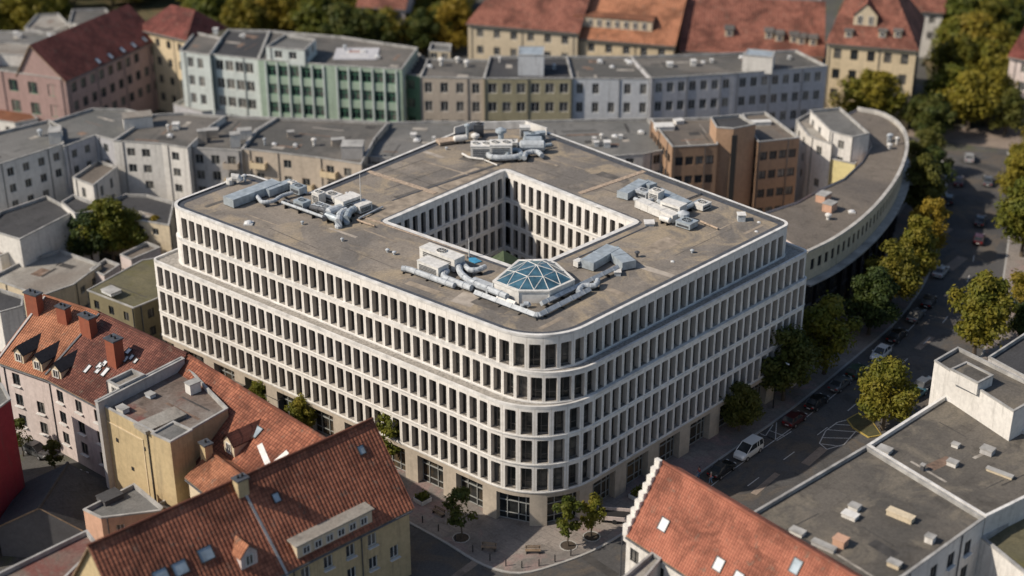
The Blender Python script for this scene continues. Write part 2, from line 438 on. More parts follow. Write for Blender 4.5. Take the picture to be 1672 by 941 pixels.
DEF = dict(bay=3.0, w=1.3, h=1.6, fh=3.2, top=1.5, margin=1.2, style='mull', frame='frame_white', pane='pane', depth=.22, skip=.04, minz=1.2, pair=False, base=None)
balcs = []; pipes = []
def wall_windows(mbw, root, a, b, z0, z1, sp, wins, mi=0, mr=0, ms=0, r=None):
    """wall a->b (outward to the right) from z0 to z1; openings cut, window specs appended"""
    r = r or rnd
    d = Vector((b[0] - a[0], b[1] - a[1])); L = d.length
    if L < .01: return
    d /= L; n = Vector((d.y, -d.x)); ang = math.atan2(d.y, d.x)
    P = lambda u, v, dp: Vector((a[0] + d.x * u - n.x * dp, a[1] + d.y * u - n.y * dp, v))
    ops = []
    if sp:
        nb = int((L - 2 * sp['margin'] + (sp['bay'] - sp['w'])) / sp['bay'])
        if nb > 0:
            off = (L - nb * sp['bay']) / 2
            vt = z1 - sp['top']
            fl = 0; bc = [k for k in range(nb) if r.random() < sp.get('balc', 0)]
            pipes.extend([(P(off + k * sp['bay'], 0, -.09), z0, z1) for k in range(0, nb + 1, 3)] if sp.get('pipes', 1) else [])
            while vt - sp['h'] > max(z0, 0) + sp['minz'] and fl < sp.get('floors', 99):
                for k in range(nb):
                    if r.random() < sp['skip']: continue
                    u = off + (k + .5) * sp['bay']
                    ww = sp['w']
                    if k in bc and vt - sp['h'] - .35 > z0 + 2: balcs.append((P(u, vt - sp['h'] - .35, 0), ang, min(sp['bay'] * .92, 2.9)))
                    for du in ((-ww * .62, ww * .62) if sp['pair'] else (0,)):
                        ops.append((u + du - ww / 2, u + du + ww / 2, vt - sp['h'], vt))
                        wins.append((P(u + du, vt - sp['h'], sp['depth'] - .03), ang, ww, sp['h'], sp))
                vt -= sp['fh']; fl += 1
    if sp and sp.get('fins') and nb > 0:
        for k in range(nb + 1):
            q = P(off + k * sp['bay'], z0, -.12); fb = MB(); fb.box((q.x, q.y, z0), .3, .3, z1 - z0 - .3, ang); fb.build('pilaster', [M[sp['fins']]], root)
    facade(mbw, P, 0, L, z0, z1, ops, sp['depth'] if sp else .2, mi, mr, ms)
def place_windows(root, wins, sub=False):
    for p, ang, w in balcs:
        b = MB(); ca, sa = math.cos(ang), math.sin(ang); n_ = Vector((sa, -ca, 0))
        c = p + n_ * .55; b.box(c, w, 1.1, .14, ang); f = p + n_ * 1.06; b.box((f.x, f.y, f.z + .14), w, .08, .92, ang)
        for s in (-1, 1): q = p + n_ * .52 + Vector((ca, sa, 0)) * s * (w / 2 - .04); b.box((q.x, q.y, q.z + .14), .08, 1.0, .915, ang)
        b.build('balcony', [M[rnd.choice(['w_beige', 'w_grey', 'w_white', 'w_sand'])]], root)
    for p, z0, z1 in pipes[:14]:
        b = MB(); b.tube([(p.x, p.y, z0 + .1), (p.x, p.y, z1 - .1)], .07, 5); b.build('downpipe', [M['lead']], root)
    balcs.clear(); pipes.clear()
    cam = Vector((0, 0, CAMH))
    wins.sort(key=lambda t: (t[0] - cam).length)
    for p, ang, w, h, sp in wins[:100]:
        put_window(root, p, ang, w, h, sp['style'], sp['frame'], sp['pane'], sub)
    if len(wins) > 100:
        mb = MB(); 
        for p, ang, w, h, sp in wins[100:]: add_window_to(mb, p, ang, w, h, sp['style'], sp['frame'], sp['pane'])
        tag(mb.build('window', [M[wins[100][4]['frame']], M[wins[100][4]['pane']]], root), kind='stuff')

def flat_block(name, label, cat, px, z, wallm, roofm, win=None, edges=None, z0=0.0, par=.45, cop='edge', group=None, world=False, sub=False, blank=(), seed=None, parth=.2):
    """flat-roofed block. px: roof outline as surveyed sight lines at height z (or world points)"""
    pts = [tuple(p[:2]) for p in px] if world else [tuple(W(x, y, z)[:2]) for x, y in px]
    idx = list(range(len(pts)))
    if not ccw(pts): pts = pts[::-1]; idx = idx[::-1]
    n = len(pts)
    cx = sum(p[0] for p in pts) / n; cy = sum(p[1] for p in pts) / n
    root = thing(name, label, cat, (cx, cy, z0), 0, group)
    r = random.Random(seed if seed is not None else hash(label) % 9999 if False else len(label) * 7 + int(abs(cx) * 3))
    mb = MB(); wins = []
    for i in range(n):
        a, b = pts[i], pts[(i + 1) % n]
        ia, ib = idx[i], idx[(i + 1) % n]
        key = frozenset((ia, ib)); sp = win
        if edges:
            for (e0, e1), s in edges.items():
                if frozenset((e0, e1)) == key: sp = s
        for (e0, e1) in blank:
            if frozenset((e0, e1)) == key: sp = None
        nx, ny = (b[1] - a[1]), -(b[0] - a[0])
        mx, my = (a[0] + b[0]) / 2, (a[1] + b[1]) / 2
        if nx * (-mx) + ny * (-my) < 0 and not (edges and sp is not win): sp = None      # faces away from the street side seen
        if sp: sp = {**DEF, **sp}
        wall_windows(mb, root, a, b, z0, z, sp, wins, r=r)
    mb.build('wall', [M[wallm]], root)
    i1 = inset(pts, parth)
    rf = MB(); fillpoly(rf, [i1], z - par)
    A0, B0 = Vector(pts[0][:2]), Vector(pts[1][:2]); e = (B0 - A0).normalized(); f = Vector((-e.y, e.x))
    area = abs(sum(pts[k][0] * pts[(k + 1) % n][1] - pts[(k + 1) % n][0] * pts[k][1] for k in range(n))) / 2
    def inside(q, poly):
        c = False
        for k in range(len(poly)):
            (x1, y1), (x2, y2) = poly[k], poly[(k + 1) % len(poly)]
            if (y1 > q[1]) != (y2 > q[1]) and q[0] < (x2 - x1) * (q[1] - y1) / (y2 - y1) + x1: c = not c
        return c
    i2 = inset(pts, 1.0); xs = [p[0] for p in pts]; ys = [p[1] for p in pts]; lay = 0
    for k in range(min(26, int(area / 14)) if area > 40 else 0):
        c = Vector((r.uniform(min(xs), max(xs)), r.uniform(min(ys), max(ys)))); l, w = r.choice([(r.uniform(2, 7), r.uniform(.25, .6)), (r.uniform(1, 3.5), r.uniform(.8, 2.2)), (r.uniform(3, 9), .14)])
        q = [c - e * l / 2 - f * w / 2, c + e * l / 2 - f * w / 2, c + e * l / 2 + f * w / 2, c - e * l / 2 + f * w / 2]
        if r.random() < .4: q = [c + (Vector((-(p - c).y, (p - c).x))) for p in q]
        if all(inside(p, i2) for p in q): lay += 1; rf.face([(*p, z - par + .004 * lay) for p in q], 1 + (k % 3))
    ro = rf.build('roof', [M[roofm], M['patch_dark'], M['patch_pale'], M['patch_rust']], root)
    pp = MB(); i0 = inset(pts, -.05)
    ring(pp, i0, inset(pts, parth + .02), z + .07, z + .07); ring(pp, i0, i0, z - .12, z + .07); ring(pp, inset(pts, 0), i0, z - .12, z - .12)
    k = inset(pts, parth + .02); ring(pp, k, k, z + .07, z - par - .02)
    pp.build('parapet', [M[cop]], root)
    place_windows(root, wins, sub)
    return root

def slope_uv(p, o, e, s): 
    d = Vector(p) - o
    return (d.dot(e), d.dot(s))
def house(name, label, cat, A, B, zr, w, ze, wallm, tilem, win=None, z0=0.0, hipA=0.0, hipB=0.0, over=.45, w2=None, ze2=None, group=None, sub=False, gwin=None, cap='brick', ridge=True):
    """pitched house. A->B ridge (world xy); front slope lies to the right of A->B, half width w; w2 behind"""
    A = Vector(A[:2]); B = Vector(B[:2]); d = (B - A).normalized(); nrm = Vector((d.y, -d.x)); L = (B - A).length
    w2 = w if w2 is None else w2; ze2 = ze if ze2 is None else ze2
    root = thing(name, label, cat, ((A + B) / 2).to_3d() + Vector((0, 0, z0)), 0, group)
    C = [A + nrm * w, B + nrm * w, B - nrm * w2, A - nrm * w2]     # front-left, front-right, back-right, back-left (CCW)
    mb = MB(); wins = []; sp = {**DEF, **win} if win else None; gs = {**DEF, **gwin} if gwin else None
    wall_windows(mb, root, C[0], C[1], z0, ze, sp, wins)
    wall_windows(mb, root, C[2], C[3], z0, ze2, None, wins)
    for (p, q, rr, hp) in ((C[1], C[2], B, hipB), (C[3], C[0], A, hipA)):
        zl = min(ze, ze2)
        wall_windows(mb, root, p, q, z0, zl, gs, wins)
        if hp == 0:
            zp, zq = (ze, ze2) if p is C[1] else (ze2, ze)
            mb.face([(*p, zl), (*q, zl), (*q, zq), (*rr, zr), (*p, zp)] if True else [], 0)
        elif ze != ze2:
            mb.face([(*p, zl), (*q, zl), (*q, ze), (*p, ze2)], 0)
    mb.build('wall', [M[wallm]], root)
    rf = MB()
    RA = A + d * hipA; RB = B - d * hipB
    oA = over if hipA == 0 else over; oB = over
    def slope(sgn, ww, zz):
        k = (zr - zz) / ww; nn = nrm * sgn; zo = zz - k * over
        if ww <= .01: return
        a0 = A - d * over + nn * (ww + over); b0 = B + d * over + nn * (ww + over)
        ra = RA - d * (over if hipA == 0 else 0); rb = RB + d * (over if hipB == 0 else 0)
        e = d.to_3d(); s = (Vector((-nn.x, -nn.y, k))).normalized(); o = Vector((*A, zr))
        pts = [Vector((*a0, zo)), Vector((*b0, zo)), Vector((*rb, zr)), Vector((*ra, zr))]
        if sgn < 0: pts = pts[::-1]
        rf.face([p + Vector((0, 0, .22)) for p in pts], 0, [slope_uv(p, o, e, s) for p in pts])
        rf.face([p for p in pts][::-1], 1)
        for i in range(4):
            p, q = pts[i], pts[(i + 1) % 4]
            rf.face([p, q, q + Vector((0, 0, .22)), p + Vector((0, 0, .22))], 1)
    slope(1, w, ze); slope(-1, w2, ze2)
    for (rr, hp, E0, E1, sg) in ((RA, hipA, C[3], C[0], -1), (RB, hipB, C[1], C[2], 1)):
        if hp > 0:
            e = (E1 - E0).normalized().to_3d(); k = (zr - ze) / hp
            s = Vector((-sg * d.x, -sg * d.y, k)).normalized(); o = Vector((*rr, zr))
            p0 = E0 + d * sg * over - nrm * 0; p1 = E1 + d * sg * over
            ex = (E1 - E0).normalized() * over
            pts = [Vector((*(p0 - ex), ze - k * over)), Vector((*(p1 + ex), ze - k * over)), Vector((*rr, zr))]
            rf.face([p + Vector((0, 0, .22)) for p in pts], 0, [slope_uv(p, o, e, s) for p in pts])
    roof = rf.build('roof', [M[tilem], M['wood']], root)
    if ridge:
        rt = MB(); rt.tube([Vector((*(RA - d * (over if hipA == 0 else 0)), zr + .24)), Vector((*(RB + d * (over if hipB == 0 else 0)), zr + .24))], .2, 6)
        rt.build('ridge_cap', [M[tilem]], roof)
    place_windows(root, wins, sub)
    k = (zr - ze) / w; gz = ze - k * over + .02; g0 = C[0] + nrm * (over + .1); g1 = C[1] + nrm * (over + .1)
    gt = MB(); gt.tube([Vector((*g0, gz)), Vector((*g1, gz))], .11, 6); gt.build('gutter', [M['lead']], roof)
    fn = Vector((nrm.x * k, nrm.y * k, 1)).normalized()
    return dict(root=root, roof=roof, A=A, B=B, d=d, n=nrm, fp=Vector((*A, zr + .22)), fn=fn, zr=zr, k=k, C=C, ang=math.atan2(d.y, d.x), w=w, ze=ze)
def on_slope(h, px, py): return hit(px, py, h['fp'], h['fn'])
def chimney(h, p, w, dp, top, mat='brick', pots=2, z=None, part='chimney', label=None):
    """chimney standing through the roof; child of the roof"""
    mb = MB(); zb = p.z - 1.2; mb.box((p.x, p.y, zb), w, dp, top - zb, h['ang'])
    mb.box((p.x, p.y, top), w + .24, dp + .24, .18, h['ang'], 1)
    ca, sa = math.cos(h['ang']), math.sin(h['ang'])
    for i in range(pots):
        t = (i + .5) / pots - .5
        mb.tube([(p.x + ca * t * w * .8, p.y + sa * t * w * .8, top + .18), (p.x + ca * t * w * .8, p.y + sa * t * w * .8, top + .5)], .14, 6, 2)
    o = mb.build(part, [M[mat], M['lead'], M['dark']], h['roof'])
    if label: tag(o, label)
    return o
def skylight(h, px, py, w=.9, hh=1.3, mat='roof_glass'):
    p = on_slope(h, px, py); d = h['d'].to_3d(); s = Vector((-h['n'].x, -h['n'].y, h['k'])).normalized(); n = h['fn']
    f = MB(); g = MB()
    def q(a, b, c): return p + d * a + s * b + n * c
    def rect(mb, x0, x1, y0, y1, z0, z1):
        pts = [q(x0, y0, z1), q(x1, y0, z1), q(x1, y1, z1), q(x0, y1, z1)]; bt = [q(x0, y0, z0), q(x1, y0, z0), q(x1, y1, z0), q(x0, y1, z0)]
        mb.face(pts)
        for i in range(4): mb.face([bt[i], bt[(i + 1) % 4], pts[(i + 1) % 4], pts[i]])
    t = .09
    rect(f, -w / 2, w / 2, -hh / 2, -hh / 2 + t, 0, .14); rect(f, -w / 2, w / 2, hh / 2 - t, hh / 2, 0, .14)
    rect(f, -w / 2, -w / 2 + t, -hh / 2, hh / 2, 0, .138); rect(f, w / 2 - t, w / 2, -hh / 2, hh / 2, 0, .138)
    g.face([q(-w / 2 + t, -hh / 2 + t, .09), q(w / 2 - t, -hh / 2 + t, .09), q(w / 2 - t, hh / 2 - t, .09), q(-w / 2 + t, hh / 2 - t, .09)])
    o = f.build('skylight', [M['frame_dark']], h['root']); g.build('pane', [M[mat]], o)
def dormer(h, px, py, w=1.5, hh=1.4, style='flat', roofm='bitumen_dark', wallm='w_cream', nw=1, depth=None, wh=None):
    """front sill point given on the slope; box runs back into the roof"""
    p = on_slope(h, px, py); d = h['d']; nn = h['n']
    dp = depth or hh / h['k'] + .3
    def q(a, b, c): return Vector((p.x + d.x * a - nn.x * b, p.y + d.y * a - nn.y * b, p.z + c))
    r_ = MB(); wl = MB(); x = w / 2; bt = -.5
    front = [q(-x, 0, bt), q(x, 0, bt), q(x, 0, hh), q(-x, 0, hh)]
    wl.face(front); wl.face([q(x, 0, bt), q(x, dp, bt), q(x, dp, hh), q(x, 0, hh)]); wl.face([q(-x, dp, bt), q(-x, 0, bt), q(-x, 0, hh), q(-x, dp, hh)])
    o = wl.build('dormer', [M[wallm]], h['root'])
    ov = .22
    if style == 'flat':
        a = [q(-x - ov, -ov, hh), q(x + ov, -ov, hh), q(x + ov, dp + .2, hh + .12), q(-x - ov, dp + .2, hh + .12)]
        up = Vector((0, 0, .14)); b = [v + up for v in a]
        r_.face(b); r_.face(a[::-1])
        for i in range(4): r_.face([a[i], a[(i + 1) % 4], b[(i + 1) % 4], b[i]])
    else:
        g = w * .5; L2 = dp + g / h['k']
        top0, top1 = q(0, -ov, hh + g + .1), q(0, L2, hh + g + .1)
        wl2 = MB(); wl2.face([q(-x, 0, hh), q(x, 0, hh), q(0, 0, hh + g)]); wl2.build('gable', [M[wallm]], o)
        for sg in (-1, 1):
            e0, e1 = q(sg * (x + ov), -ov, hh - .15), q(sg * (x + ov), dp + .1, hh - .15)
            f = [e0, top0, top1, e1] if sg < 0 else [e0, e1, top1, top0]
            r_.face(f, 0, [(0, 0), (0, 1.2), (L2, 1.2), (L2, 0)])
            r_.face([v - Vector((0, 0, .12)) for v in f][::-1], 0)
    r_.build('dormer_roof', [M[roofm]], o)
    ang = h['ang']
    for i in range(nw):
        t = (i + .5) / nw - .5; ww = min(.95, w / nw * .72)
        wm = window_mesh(ww, wh or hh * .78, 'mull', 'frame_white', 'pane')
        c = q(t * w * .92, -.03, hh * .12)
        s = link('window', wm[4], o, c - Vector(h['root'].location), ang)
    return o
def firewall(h, p0, p1, ht=.5, th=.4, mat='coping'):
    """raised verge wall following the slope between two points"""
    mb = MB(); d = Vector((p1.x - p0.x, p1.y - p0.y)).normalized(); n = Vector((-d.y, d.x)) * th / 2
    lo = [Vector((p0.x + n.x, p0.y + n.y, p0.z - .6)), Vector((p0.x - n.x, p0.y - n.y, p0.z - .6)), Vector((p1.x - n.x, p1.y - n.y, p1.z - .6)), Vector((p1.x + n.x, p1.y + n.y, p1.z - .6))]
    up = [v + Vector((0, 0, ht + .6)) for v in lo]
    mb.face(up)
    for i in range(4): mb.face([lo[i], lo[(i + 1) % 4], up[(i + 1) % 4], up[i]])
    return mb.build('verge_wall', [M[mat]], h['roof'])
# ------------------------------------------------------------------ camera, light, sky
cam_d = bpy.data.cameras.new('camera'); cam = bpy.data.objects.new('camera', cam_d); col.objects.link(cam)
cam.location = (0, 0, CAMH); cam.rotation_euler = (math.pi / 2 - PITCH, 0, 0)
cam_d.sensor_width = 36.0; cam_d.lens = 36.0 * FPX / 1672; cam_d.clip_end = 6000; cam_d.clip_start = 1
cam_d.dof.use_dof = True; cam_d.dof.focus_distance = 189.0; cam_d.dof.aperture_fstop = 0.042
scene.camera = cam
SUN_EL, SUN_DIR = rad(40), Vector((.966, .26))          # light travels towards +x, a little away from the viewer
sd = bpy.data.lights.new('sun', 'SUN'); sun = bpy.data.objects.new('sun', sd); col.objects.link(sun)
sd.energy = 4.7; sd.angle = rad(.5); sd.color = (1.0, .89, .755)
tr = Vector((SUN_DIR.x * math.cos(SUN_EL), SUN_DIR.y * math.cos(SUN_EL), -math.sin(SUN_EL)))
sun.rotation_euler = tr.to_track_quat('-Z', 'Y').to_euler(); sun.location = (-60, 0, 120)
wd = bpy.data.worlds.new('World'); scene.world = wd; wd.use_nodes = True
wnt = wd.node_tree; sky = wnt.nodes.new('ShaderNodeTexSky'); sky.sky_type = 'NISHITA'; sky.sun_disc = False
sky.sun_elevation = SUN_EL; sky.sun_rotation = math.atan2(-tr.x, -tr.y); sky.air_density = 1.0; sky.dust_density = 1.5
bg = wnt.nodes['Background']; wnt.links.new(sky.outputs[0], bg.inputs[0]); bg.inputs[1].default_value = .10
scene.view_settings.view_transform = 'Standard'; scene.view_settings.look = 'None'; scene.view_settings.gamma = 1
scene.view_settings.use_curve_mapping = False; scene.view_settings.exposure = 0.0
scene.render.engine = 'CYCLES'
cy = scene.cycles; cy.max_bounces = 5; cy.diffuse_bounces = 3; cy.glossy_bounces = 2; cy.transmission_bounces = 2; cy.transparent_max_bounces = 4
cy.use_denoising = True; cy.caustics_reflective = False; cy.caustics_refractive = False; cy.sample_clamp_indirect = 4

# ------------------------------------------------------------------ the round-cornered office block
class Path:
    """closed polygon with rounded corners, evaluated by running length; outside lies to the right"""
    def __init__(s, pts, radii):
        pts = [Vector(p[:2]) for p in pts]; n = len(pts); s.seg = []; s.L = 0.0; info = []
        for i in range(n):
            a, b, c = pts[i - 1], pts[i], pts[(i + 1) % n]
            d0 = (b - a).normalized(); d1 = (c - b).normalized(); r = radii[i]
            cr = d0.x * d1.y - d0.y * d1.x; th = math.atan2(cr, d0.dot(d1)); t = r * math.tan(abs(th) / 2)
            info.append((b - d0 * t, b + d1 * t, d0, d1, r, th))
        for i in range(n):
            st, en, d0, d1, r, th = info[i]
            if r > 0:
                sg = 1 if th > 0 else -1; cen = st + Vector((-d0.y, d0.x)) * r * sg
                s.seg.append(('arc', s.L, abs(th) * r, cen, d0, r, sg)); s.L += abs(th) * r
            nx = info[(i + 1) % n][0]; l = (nx - en).length
            s.seg.append(('line', s.L, l, en, (nx - en).normalized(), i, 0)); s.L += l
    def at(s, u, dep=0.0):
        u = u % s.L
        for k in s.seg:
            if u < k[1] + k[2] or k is s.seg[-1]: break
        t = u - k[1]
        if k[0] == 'line': p = k[3] + k[4] * t; d = k[4]
        else:
            a = t / k[5] * k[6]; ca, sa = math.cos(a), math.sin(a); d0 = k[4]
            d = Vector((d0.x * ca - d0.y * sa, d0.x * sa + d0.y * ca)); p = k[3] + Vector((d.y, -d.x)) * k[5] * k[6]
        return p - Vector((d.y, -d.x)) * dep, d
    def breaks(s):
        o = []
        for k in s.seg:
            o += [k[1], k[1] + k[2]]
            if k[0] == 'arc':
                m = max(2, int(k[2] / .45)); o += [k[1] + k[2] * i / m for i in range(1, m)]
        return sorted(set(round(x, 4) for x in o if x <= s.L))
    def loop(s, dep=0.0): 
        out = []
        for u in s.breaks():
            p = s.at(u, dep)[0]
            if not out or (p - out[-1]).length > .02: out.append(p)
        if (out[0] - out[-1]).length < .02: out.pop()
        return [tuple(p) for p in out]

ZT = 25.0
A_ = dict(N=W(890, 565.5, ZT), FL=W(272, 333, ZT), BL=W(404, 283, ZT), NO=W(503, 315, ZT), B1=W(768, 206, ZT), B2=W(862, 203.5, ZT), R=W(1293, 364, ZT))
order = ['N', 'R', 'B2', 'B1', 'NO', 'BL', 'FL']
rA = [7.6, 1.6, 3, 3, 0, 1.2, 2.6]
ptsA = [Vector(A_[k][:2]) for k in order]
def off_corner(prev, p, nxt, oa, ob):
    """corner after pushing edge prev-p out by oa and p-nxt out by ob"""
    d0 = (p - prev).normalized(); d1 = (nxt - p).normalized(); n0 = Vector((d0.y, -d0.x)); n1 = Vector((d1.y, -d1.x))
    q0 = p + n0 * oa; q1 = p + n1 * ob; cr = d0.x * d1.y - d0.y * d1.x
    t = ((q1 - q0).x * d1.y - (q1 - q0).y * d1.x) / cr
    return q0 + d0 * t
def outline(left, right, end, lend=0.0):
    """edges: N-R pushed by right, R-B2 by end, FL-N by left, BL-FL by lend"""
    offs = [right, end, 0, 0, 0, lend, left]; n = 7; out = []
    for i in range(n):
        out.append(off_corner(ptsA[i - 1], ptsA[i], ptsA[(i + 1) % n], offs[i - 1], offs[i]))
    return out
pA = Path(outline(0, 0, 0), rA)
pMid = Path(outline(.25, 1.5, 2.6), [8.2, .8, 3, 3, 0, 1.2, 2.6])
pB = Path(outline(2.0, 1.9, 2.6, 2.2), [9.2, .8, 3, 3, 0, .8, .9])
SILLS = [20.62, 16.76, 12.86, 9.0, 5.14]; WH = 3.12; BAY = 1.57
LV = [(pA, 20.62), (pMid, 16.76), (pB, 12.86), (pB, 9.0), (pB, 5.14)]
cx = sum(p.x for p in ptsA) / 7; cyy = sum(p.y for p in ptsA) / 7
M['patch_main_dark'] = plain('main_patch_dark', (.11, .10, .09), .9, var=.45, scale=.7); M['patch_main_pale'] = plain('main_patch_pale', (.34, .30, .255), .9, var=.3, scale=.7); M['patch_main_tan'] = plain('main_patch_tan', (.27, .225, .175), .9, var=.45, scale=.6)
office = thing('office_building', 'big white concrete office with rounded front corner and an open courtyard', 'building', (cx, cyy, 0))
MW = []; SW = []
wallmb = MB(); ledge = MB(); terr = MB()
spM = dict(style='off', frame='frame_bronze', pane='glass'); spS = dict(style='shop', frame='frame_grey', pane='shop_glass')
import bisect
pC = None
def strip(path, z0, z1, sill, bay, opw, wh, depth, wins, sp, mi=0, cham=.22, start=0.0, single=None):
    segs = []
    cells = []; marks = [0.0]
    if path is pC or bay > 3:
        n = max(1, round(path.L / bay)); b = path.L / n
        cells = [((k + .5) * b, opw) for k in range(n)]; marks = [k * b for k in range(n + 1)]
    else:                                   # straight runs in close bays, the round corner in wider ones
        for sg in path.seg:
            if sg[0] == 'arc' and sg[5] < 4: marks.append(sg[1] + sg[2]); continue
            bb = bay if sg[0] == 'line' else 1.86
            n = max(1, round(sg[2] / bb)); b = sg[2] / n
            for k in range(n): cells.append((sg[1] + (k + .5) * b, opw if sg[0] == 'line' else 1.36)); marks.append(sg[1] + (k + 1) * b)
    def bayno(u):
        i = max(0, min(bisect.bisect_right(marks, u) - 1, len(marks) - 2))
        return i + (u - marks[i]) / max(1e-6, marks[i + 1] - marks[i])
    ops = []
    for c, opw in cells:
        ops.append((c - opw / 2, c + opw / 2, sill, sill + wh))
        p, d = path.at(c, depth - .06)
        wins.append((Vector((p.x, p.y, sill)), math.atan2(d.y, d.x), opw, wh, sp))
    P = lambda u, v, dp: Vector((*path.at(u, dp)[0], v))
    facade(wallmb, P, 0, path.L - 1e-4, z0, z1, ops, depth, mi, mi, 1, path.breaks() + [m for m in marks if 0 < m < path.L - .01], cham, uvs=bayno)
def lip(mb, path, z0, z1, out, inn=0.0, mi=0):
    a, b, c = path.loop(-out), path.loop(inn), None
    o0 = [tuple(p) for p in a]; i0 = path.loop(0)
    m = min(len(o0), len(i0))
    us = path.breaks()
    for u, v in zip(us, us[1:]):
        A = [path.at(u, -out)[0], path.at(v - 1e-4, -out)[0]]; B = [path.at(u, inn)[0], path.at(v - 1e-4, inn)[0]]
        mb.face([(*A[0], z0), (*A[1], z0), (*A[1], z1), (*A[0], z1)], mi)
        mb.face([(*A[0], z1), (*A[1], z1), (*B[1], z1), (*B[0], z1)], mi)
        mb.face([(*A[0], z0), (*B[0], z0), (*B[1], z0), (*A[1], z0)], mi)
        if inn > 0: mb.face([(*B[1], z0), (*B[0], z0), (*B[0], z1), (*B[1], z1)], mi)
for i, (pth, sill) in enumerate(LV):
    top = ZT - .02 if i == 0 else SILLS[i - 1] - .30
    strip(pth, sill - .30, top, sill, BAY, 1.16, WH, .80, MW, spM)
    lip(ledge, pth, sill - .30, sill - .14, .09, .30)
lip(ledge, pA, ZT - .30, ZT, .06, .38)                     # roof coping
# terraces where the block steps back
def terrace(path, z, w):
    us = path.breaks()
    for u, v in zip(us, us[1:]):
        A = [path.at(u, .02)[0], path.at(v - 1e-4, .02)[0]]; B = [path.at(u, w)[0], path.at(v - 1e-4, w)[0]]
        terr.face([(*A[0], z), (*A[1], z), (*B[1], z), (*B[0], z)])
fillpoly(terr, [pMid.loop(.05), pA.loop(.4)], SILLS[0] - .33); fillpoly(terr, [pB.loop(.05), pMid.loop(.4)], SILLS[1] - .33)
lip(ledge, pMid, SILLS[0] - .36, SILLS[0] - .02, .02, .28); lip(ledge, pB, SILLS[1] - .36, SILLS[1] - .02, .02, .28)
# ground floor
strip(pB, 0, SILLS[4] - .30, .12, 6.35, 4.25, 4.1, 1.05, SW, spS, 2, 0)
# courtyard
CZ = 24.85
cp = [W(825, 277.5, CZ), W(1038, 362, CZ), W(857, 441, CZ), W(630, 361, CZ)]
pC = Path([c[:2] for c in cp], [.35] * 4)
pC.seg  # courtyard runs clockwise, so its outside is the open court
CW = []
for i, sill in enumerate(SILLS):
    top = CZ - .02 if i == 0 else SILLS[i - 1] - .30
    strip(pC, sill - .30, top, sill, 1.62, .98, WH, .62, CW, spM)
    lip(ledge, pC, sill - .34, sill - .14, .10, .2)
strip(pC, .2, SILLS[4] - .30, .8, 3.3, 2.2, 3.2, .5, CW, spM)
lip(ledge, pC, CZ - .26, CZ, .08, .62)
# seam lines between the precast panels are in the concrete's own pattern
m = M['concrete']; nt = m.node_tree; b = nt.nodes['Principled BSDF']; src = b.inputs['Base Color'].links[0].from_socket
uvn = nd(nt, 'ShaderNodeUVMap'); sp_ = nd(nt, 'ShaderNodeSeparateXYZ'); nt.links.new(uvn.outputs[0], sp_.inputs[0])
fr = nd(nt, 'ShaderNodeMath', operation='FRACT'); nt.links.new(sp_.outputs[0], fr.inputs[0])
pg = nd(nt, 'ShaderNodeMath', operation='PINGPONG'); nt.links.new(fr.outputs[0], pg.inputs[0]); pg.inputs[1].default_value = .5
nt.links.new(mix(nt, src, (.36, .30, .24), maprange(nt, pg.outputs[0], .012, .022, .55, 0)), b.inputs['Base Color'])
wallmb.build('wall', [M['concrete'], M['concrete_sill'], M['stone']], office)
ledge.build('cornice', [M['coping']], office)
terr.build('terrace', [M['terrace']], office)
ROOFZ = 24.74
rf = MB(); fillpoly(rf, [pA.loop(.36), pC.loop(.60)], ROOFZ)
rr_ = random.Random(8); e1 = Vector((math.cos(EL), math.sin(EL))); e2 = Vector((math.cos(ER), math.sin(ER)))
def quad_px(pts, m_, dz):
    q = [W(x, y, ROOFZ) for x, y in pts]; q = q if ccw([(p.x, p.y) for p in q]) else q[::-1]; rf.face([(p.x, p.y, ROOFZ + dz) for p in q], m_)
quad_px([(735, 492), (768, 502), (790, 484), (757, 476)], 2, .006)
quad_px([(642, 322), (650, 325), (824, 268), (816, 266)], 1, .005) 
quad_px([(600, 345), (628, 356), (800, 280), (776, 274)], 3, .004) 
for x, y, l, w, m_ in ((768, 262, 3.5, 1.5, 1), (700, 300, 9, .25, 1), (680, 292, 12, .18, 1), (730, 275, 10, .5, 3), (900, 285, 8, .16, 1), (960, 300, 12, .16, 1), (930, 270, 10, .2, 3), (1000, 345, 5, .8, 1), (1180, 372, 8, .3, 3), (1150, 395, 12, .12, 1), (1080, 400, 5, 2.5, 3),
                       (1060, 440, 7, 1.2, 2), (985, 470, 6, .9, 3), (900, 528, 4, .8, 3), (800, 500, 5, 1.6, 1), (690, 470, 5, 1.2, 3), (600, 420, 9, .14, 1), (560, 380, 5, .5, 2), (480, 390, 10, .12, 1), (430, 360, 7, .3, 3), (360, 330, 5, .8, 1), (620, 385, 6, .3, 3), (1230, 375, 4, .6, 3), (1000, 290, 5, 1.6, 1), (880, 262, 7, .5, 3), (700, 250, 6, .9, 2), (650, 275, 10, .14, 1)):
    c = W(x, y, ROOFZ); c2 = Vector((c.x, c.y)); u_, v_ = (e1, e2) if rr_.random() < .55 else (e2, -e1); a_ = rr_.uniform(-.06, .06); u_ = Vector((u_.x * math.cos(a_) - u_.y * math.sin(a_), u_.x * math.sin(a_) + u_.y * math.cos(a_))); v_ = Vector((-u_.y, u_.x))
    q = [c2 - u_ * l / 2 - v_ * w / 2, c2 + u_ * l / 2 - v_ * w / 2 * rr_.uniform(.6, 1.3), c2 + u_ * l / 2 + v_ * w / 2, c2 - u_ * l / 2 + v_ * w / 2 * rr_.uniform(.6, 1.3)]
    rf.face([(*p, ROOFZ + .008 + .002 * (x % 7)) for p in q], m_)
rf.build('roof', [M['main_roof'], M['patch_main_dark'], M['patch_main_pale'], M['patch_main_tan']], office)
